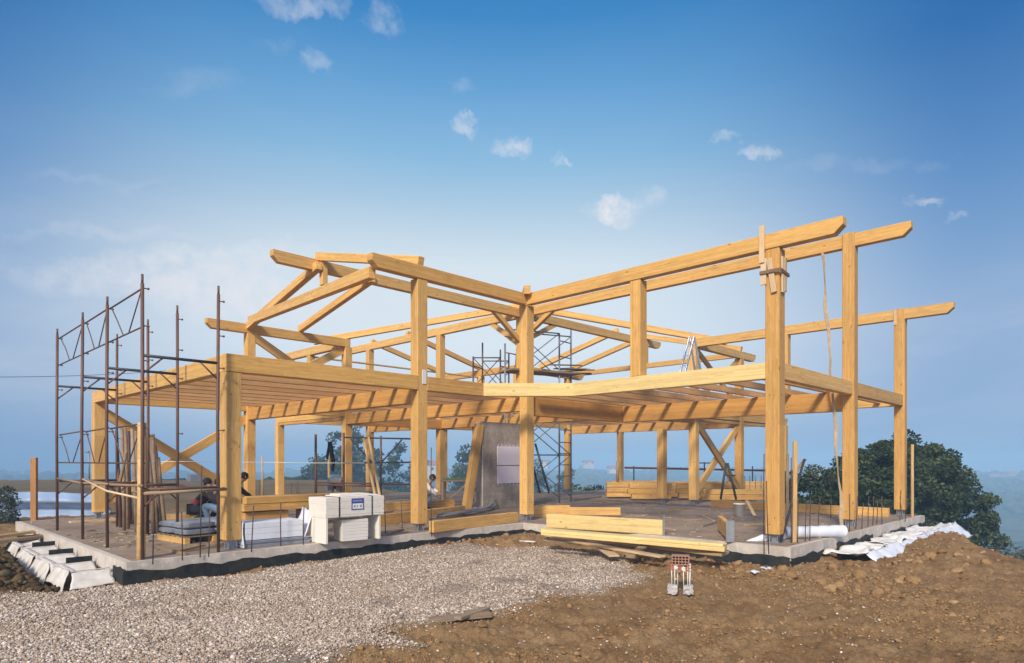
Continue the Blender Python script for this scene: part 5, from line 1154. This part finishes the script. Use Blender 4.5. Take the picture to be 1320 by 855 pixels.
tree('olive_bush', 'feathery grey green shrub right of the oak near the frame edge', Q(17.4, 23.5, -4.0), [(0, 0, 1.4, 1.5, 1, 1.1), (1.8, .3, 1.2, 1.2, .8, .9)], 80, 9000, .05, .34, M_LEAFG, 7, .07, 'bush')
tree('olive_bush', 'shrub at the lower right edge of the frame below the hazy valley', Q(20.3, 26, -5.0), [(0, 0, 1.6, 1.8, 1, 1.3), (-1.6, .3, 1.3, 1.2, .8, .9)], 80, 9000, .055, .36, M_LEAFG, 8, .07, 'bush')
tree('bush', 'leafy grey green bush at the far left edge in front of the tarpaulin', Q(-15.2, 18.6, -.65), [(0, 0, .9, .9, 1, .75), (.3, 0, .5, .8, .8, .5), (-.8, 0, .9, .9, .8, .8)], 70, 5200, .045, .26, M_LEAFG, 9, .06, 'bush')
tree('round_bush', 'round dark bush in the middle distance seen under the right wing', Q(4.9, 40, -4.2), [(0, 0, 2.6, 1.8, 1.6, 1.6), (-1.2, 0, 1.8, 1.5, 1.4, 1.3), (1.3, 0, 2.0, 1.3, 1.4, 1.3)], 90, 12000, .09, .5, M_LEAF, 10, .15, 'bush')
gt = 'hazy trees beyond the left wing'
for k, (px, yt, Y_, w, lab) in enumerate([(412, 578, 95, 3.4, 'leftmost hazy tree of the group beyond the foam stack, sloping crown'), (438, 556, 100, 3.6, 'tall hazy tree behind the bending person'), (458, 548, 110, 4.0, 'tallest hazy tree beside the second post of the left wing'), (485, 572, 105, 4.2, 'broad hazy tree behind the leaning planks'),
                                      (512, 566, 110, 4.6, 'broad hazy tree just left of the front middle post'), (535, 575, 115, 3.5, 'hazy tree partly hidden by the front middle post'), (598, 572, 100, 2.6, 'narrow pointed hazy tree left of the leaning beam'), (615, 585, 120, 3.0, 'small hazy tree beside the narrow pointed one'),
                                      (690, 590, 130, 5, 'hazy tree right of the inner corner post'), (728, 598, 140, 5, 'low hazy tree right of the scaffold tower'), (668, 596, 150, 6, 'hazy tree behind the inner corner post')]):
    zb = float(terrain(np.array([(px-660)/F*Y_]), np.array([float(Y_)]))[0][0]); zt = 1.5+(HZ-yt)/F*Y_; h = zt-zb
    tree('distant_tree', lab, Q((px-660)/F*Y_, Y_, zb), [(0, 0, h*.62, w*.62, w*.6, h*.36), (-w*.45, 0, h*.42, w*.5, w*.5, h*.26), (w*.45, 0, h*.45, w*.5, w*.5, h*.28), (0, 0, h*.85, w*.32, w*.35, h*.15)], 90, 9000, .27, 1.25, M_LEAFD, 20+k, .3, 'tree', gt)
n = 900; Xh = RNG.uniform(-85, -8, n); Yh = 66+RNG.uniform(0, 16, n)
zz = terrain(Xh, Yh)[0]; bv, bf = ico(2); hs = RNG.uniform(.25, .85, n)*(1+1.2*(fbm(Xh, Yh, .12, 3, .5, 7) > .05))
V = bv[None]*(1+RNG.uniform(-.35, .35, (n, len(bv), 1)))*hs[:, None, None]*np.array([1.4, 1.4, 1]); V += np.stack([CU+Xh*rgt.x+Yh*fwd.x, CV+Xh*rgt.y+Yh*fwd.y, zz+hs*.4], 1)[:, None, :]
tag(raw_mesh('far_hedge', V.reshape(-1, 3), (bf[None]+(np.arange(n)*len(bv))[:, None, None]).reshape(-1, 3), M_LEAFD, np.repeat(RNG.uniform(0, 1, n), len(bv))), 'low dark hedge line along the far edge of the left field', None, None, 'stuff')
# wooded valley: one mass of small far crowns
rg = np.random.default_rng(5); n = 9000
Yw = 130*(800/130)**rg.uniform(0, 1, n); Xw = rg.uniform(-.95, .95, n)*Yw
keep = fbm(Xw, Yw, .010, 4, .6, 33) > -.03; Xw, Yw = Xw[keep], Yw[keep]
zz, _, dd_, _, uu, vv = terrain(Xw, Yw); keep = dd_ > 25; Xw, Yw, zz, uu, vv = Xw[keep], Yw[keep], zz[keep], uu[keep], vv[keep]
bv, bf = ico(2); n = len(Xw); s = rg.uniform(1.0, 2.6, n)*(1+Yw/900)
V = bv[None]*(1+rg.uniform(-.4, .4, (n, len(bv), 1)))*s[:, None, None]*np.array([1, 1, .8]); V += np.stack([uu, vv, zz+s*.5], 1)[:, None, :]
o = raw_mesh('valley_woodland', V.reshape(-1, 3), (bf[None]+(np.arange(n)*len(bv))[:, None, None]).reshape(-1, 3), M_LEAFD, np.repeat(rg.uniform(0, 1, n), len(bv)))
tag(o, 'far woods and hedges covering the hazy valley slopes', None, None, 'stuff')
# far houses
def house(px, py, Y_, w, d, h, lab, rot=0.0, wall=M_PLAS):
    q = PY(px, py, Y_); T_ = thing('house', lab, 'house', q, 'small houses in the hazy distance'); Mx = Matrix.Translation(q)@Matrix.Rotation(-AZ+rot, 4, 'Z')
    bm = bmesh.new(); box(bm, (-w/2, -d/2, -2), (w/2, d/2, h)); mesh_bm('wall', bm, wall, Mx, T_)
    bm = bmesh.new(); a = [bm.verts.new(v) for v in ((-w/2-.4, -d/2-.4, h), (w/2+.4, -d/2-.4, h), (w/2+.4, d/2+.4, h), (-w/2-.4, d/2+.4, h), (-w/2-.4, 0, h+d*.28), (w/2+.4, 0, h+d*.28))]
    for f in ((0, 1, 5, 4), (2, 3, 4, 5), (0, 4, 3), (1, 2, 5), (3, 2, 1, 0)): bm.faces.new([a[i] for i in f])
    mesh_bm('roof', bm, M_ROOF, Mx, T_)
    for k in range(max(2, int(w/3))):
        bm = bmesh.new(); x = -w/2+1.2+k*(w-2.4)/max(1, int(w/3)-1); box(bm, (x-.45, -d/2-.06, h*.45), (x+.45, -d/2-.01, h*.45+1.3)); mesh_bm('window', bm, M_BITU, Mx, T_)
house(1302, 620, 620, 13, 9, 7.0, 'reddish house at the right edge on the far ridge', .2, simple('pink_wall', (.55, .25, .17), .9, 0, .5, .3))
house(1282, 619, 640, 9, 8, 3.5, 'small pale house left of the reddish house on the far ridge', -.3)
house(758, 601, 520, 8, 6, 3.2, 'pale house above the hazy trees right of the scaffold tower', .3)
house(701, 601, 520, 8, 6, 3.5, 'white house in the haze seen through the scaffold tower', -.2)
house(792, 607, 480, 9, 6, 2.2, 'low pale house just above the round bush', .1)
house(556, 612, 300, 9, 7, 4.5, 'pinkish house in the haze between post and leaning beam', .3)
gate = PY(258, 618, 58); gt_ = thing('mast', 'thin mast on a small hut on the far field at the left', 'mast', gate)
tube_obj('pole', [gate, gate+Vector((0, 0, 1.3))], .05, M_DARKTUBE, gt_); bm = bmesh.new(); obox(bm, Matrix.Translation(gate+Vector((-.3, 0, .1))), (1.3, .8, .7)); mesh_bm('hut', bm, M_TUBE, parent=gt_)
# faint street lamp poles
for px, yt, lab in ((115, 583, 'thin lamp post standing on the far field seen between the scaffold poles'),):
    q = PY(px, 618, 60); t = PY(px, yt, 60); L_ = thing('lamp_post', lab, 'lamp post', q); tube_obj('pole', [q, t], .06, M_TUBE, L_, 6); tube_obj('lamp_head', [t, t+rgt*-.35+Vector((0, 0, .05))], .10, M_TUBE, L_, 6)
# light coloured plastic at the lower right edge of the hill
q = PY(1296, 722, 12.6); sheet('plastic_sheet', [q+rgt*-.3, q+rgt*.25+Vector((0, 0, -.08)), q+rgt*.22+fwd*.3+Vector((0, 0, .05)), q+rgt*-.3+fwd*.3+Vector((0, 0, .08))], 12, 7, .07, M_BLUEFILM, 'crumpled pale blue plastic sheet at the right edge of the hilltop', 'plastic sheet', seed=9)

# ------------------------------------------------------------------ air: hazy morning
bm = bmesh.new(); box(bm, (-2600, -2600, -190), (2600, 2600, 14.5))
mh = bpy.data.materials.new('haze'); mh.use_nodes = True; mh.node_tree.nodes.clear(); g = G(mh.node_tree)
pv = g.n('ShaderNodeVolumePrincipled'); pv.inputs['Color'].default_value = (.41, .69, 1.0, 1); pv.inputs['Density'].default_value = .0021; pv.inputs['Anisotropy'].default_value = -.25
g.put(g.n('ShaderNodeOutputMaterial').inputs['Volume'], pv.outputs[0])
hz = mesh_bm('haze', bm, mh); hz['kind'] = 'stuff'; hz['label'] = 'pale blue haze filling the air'
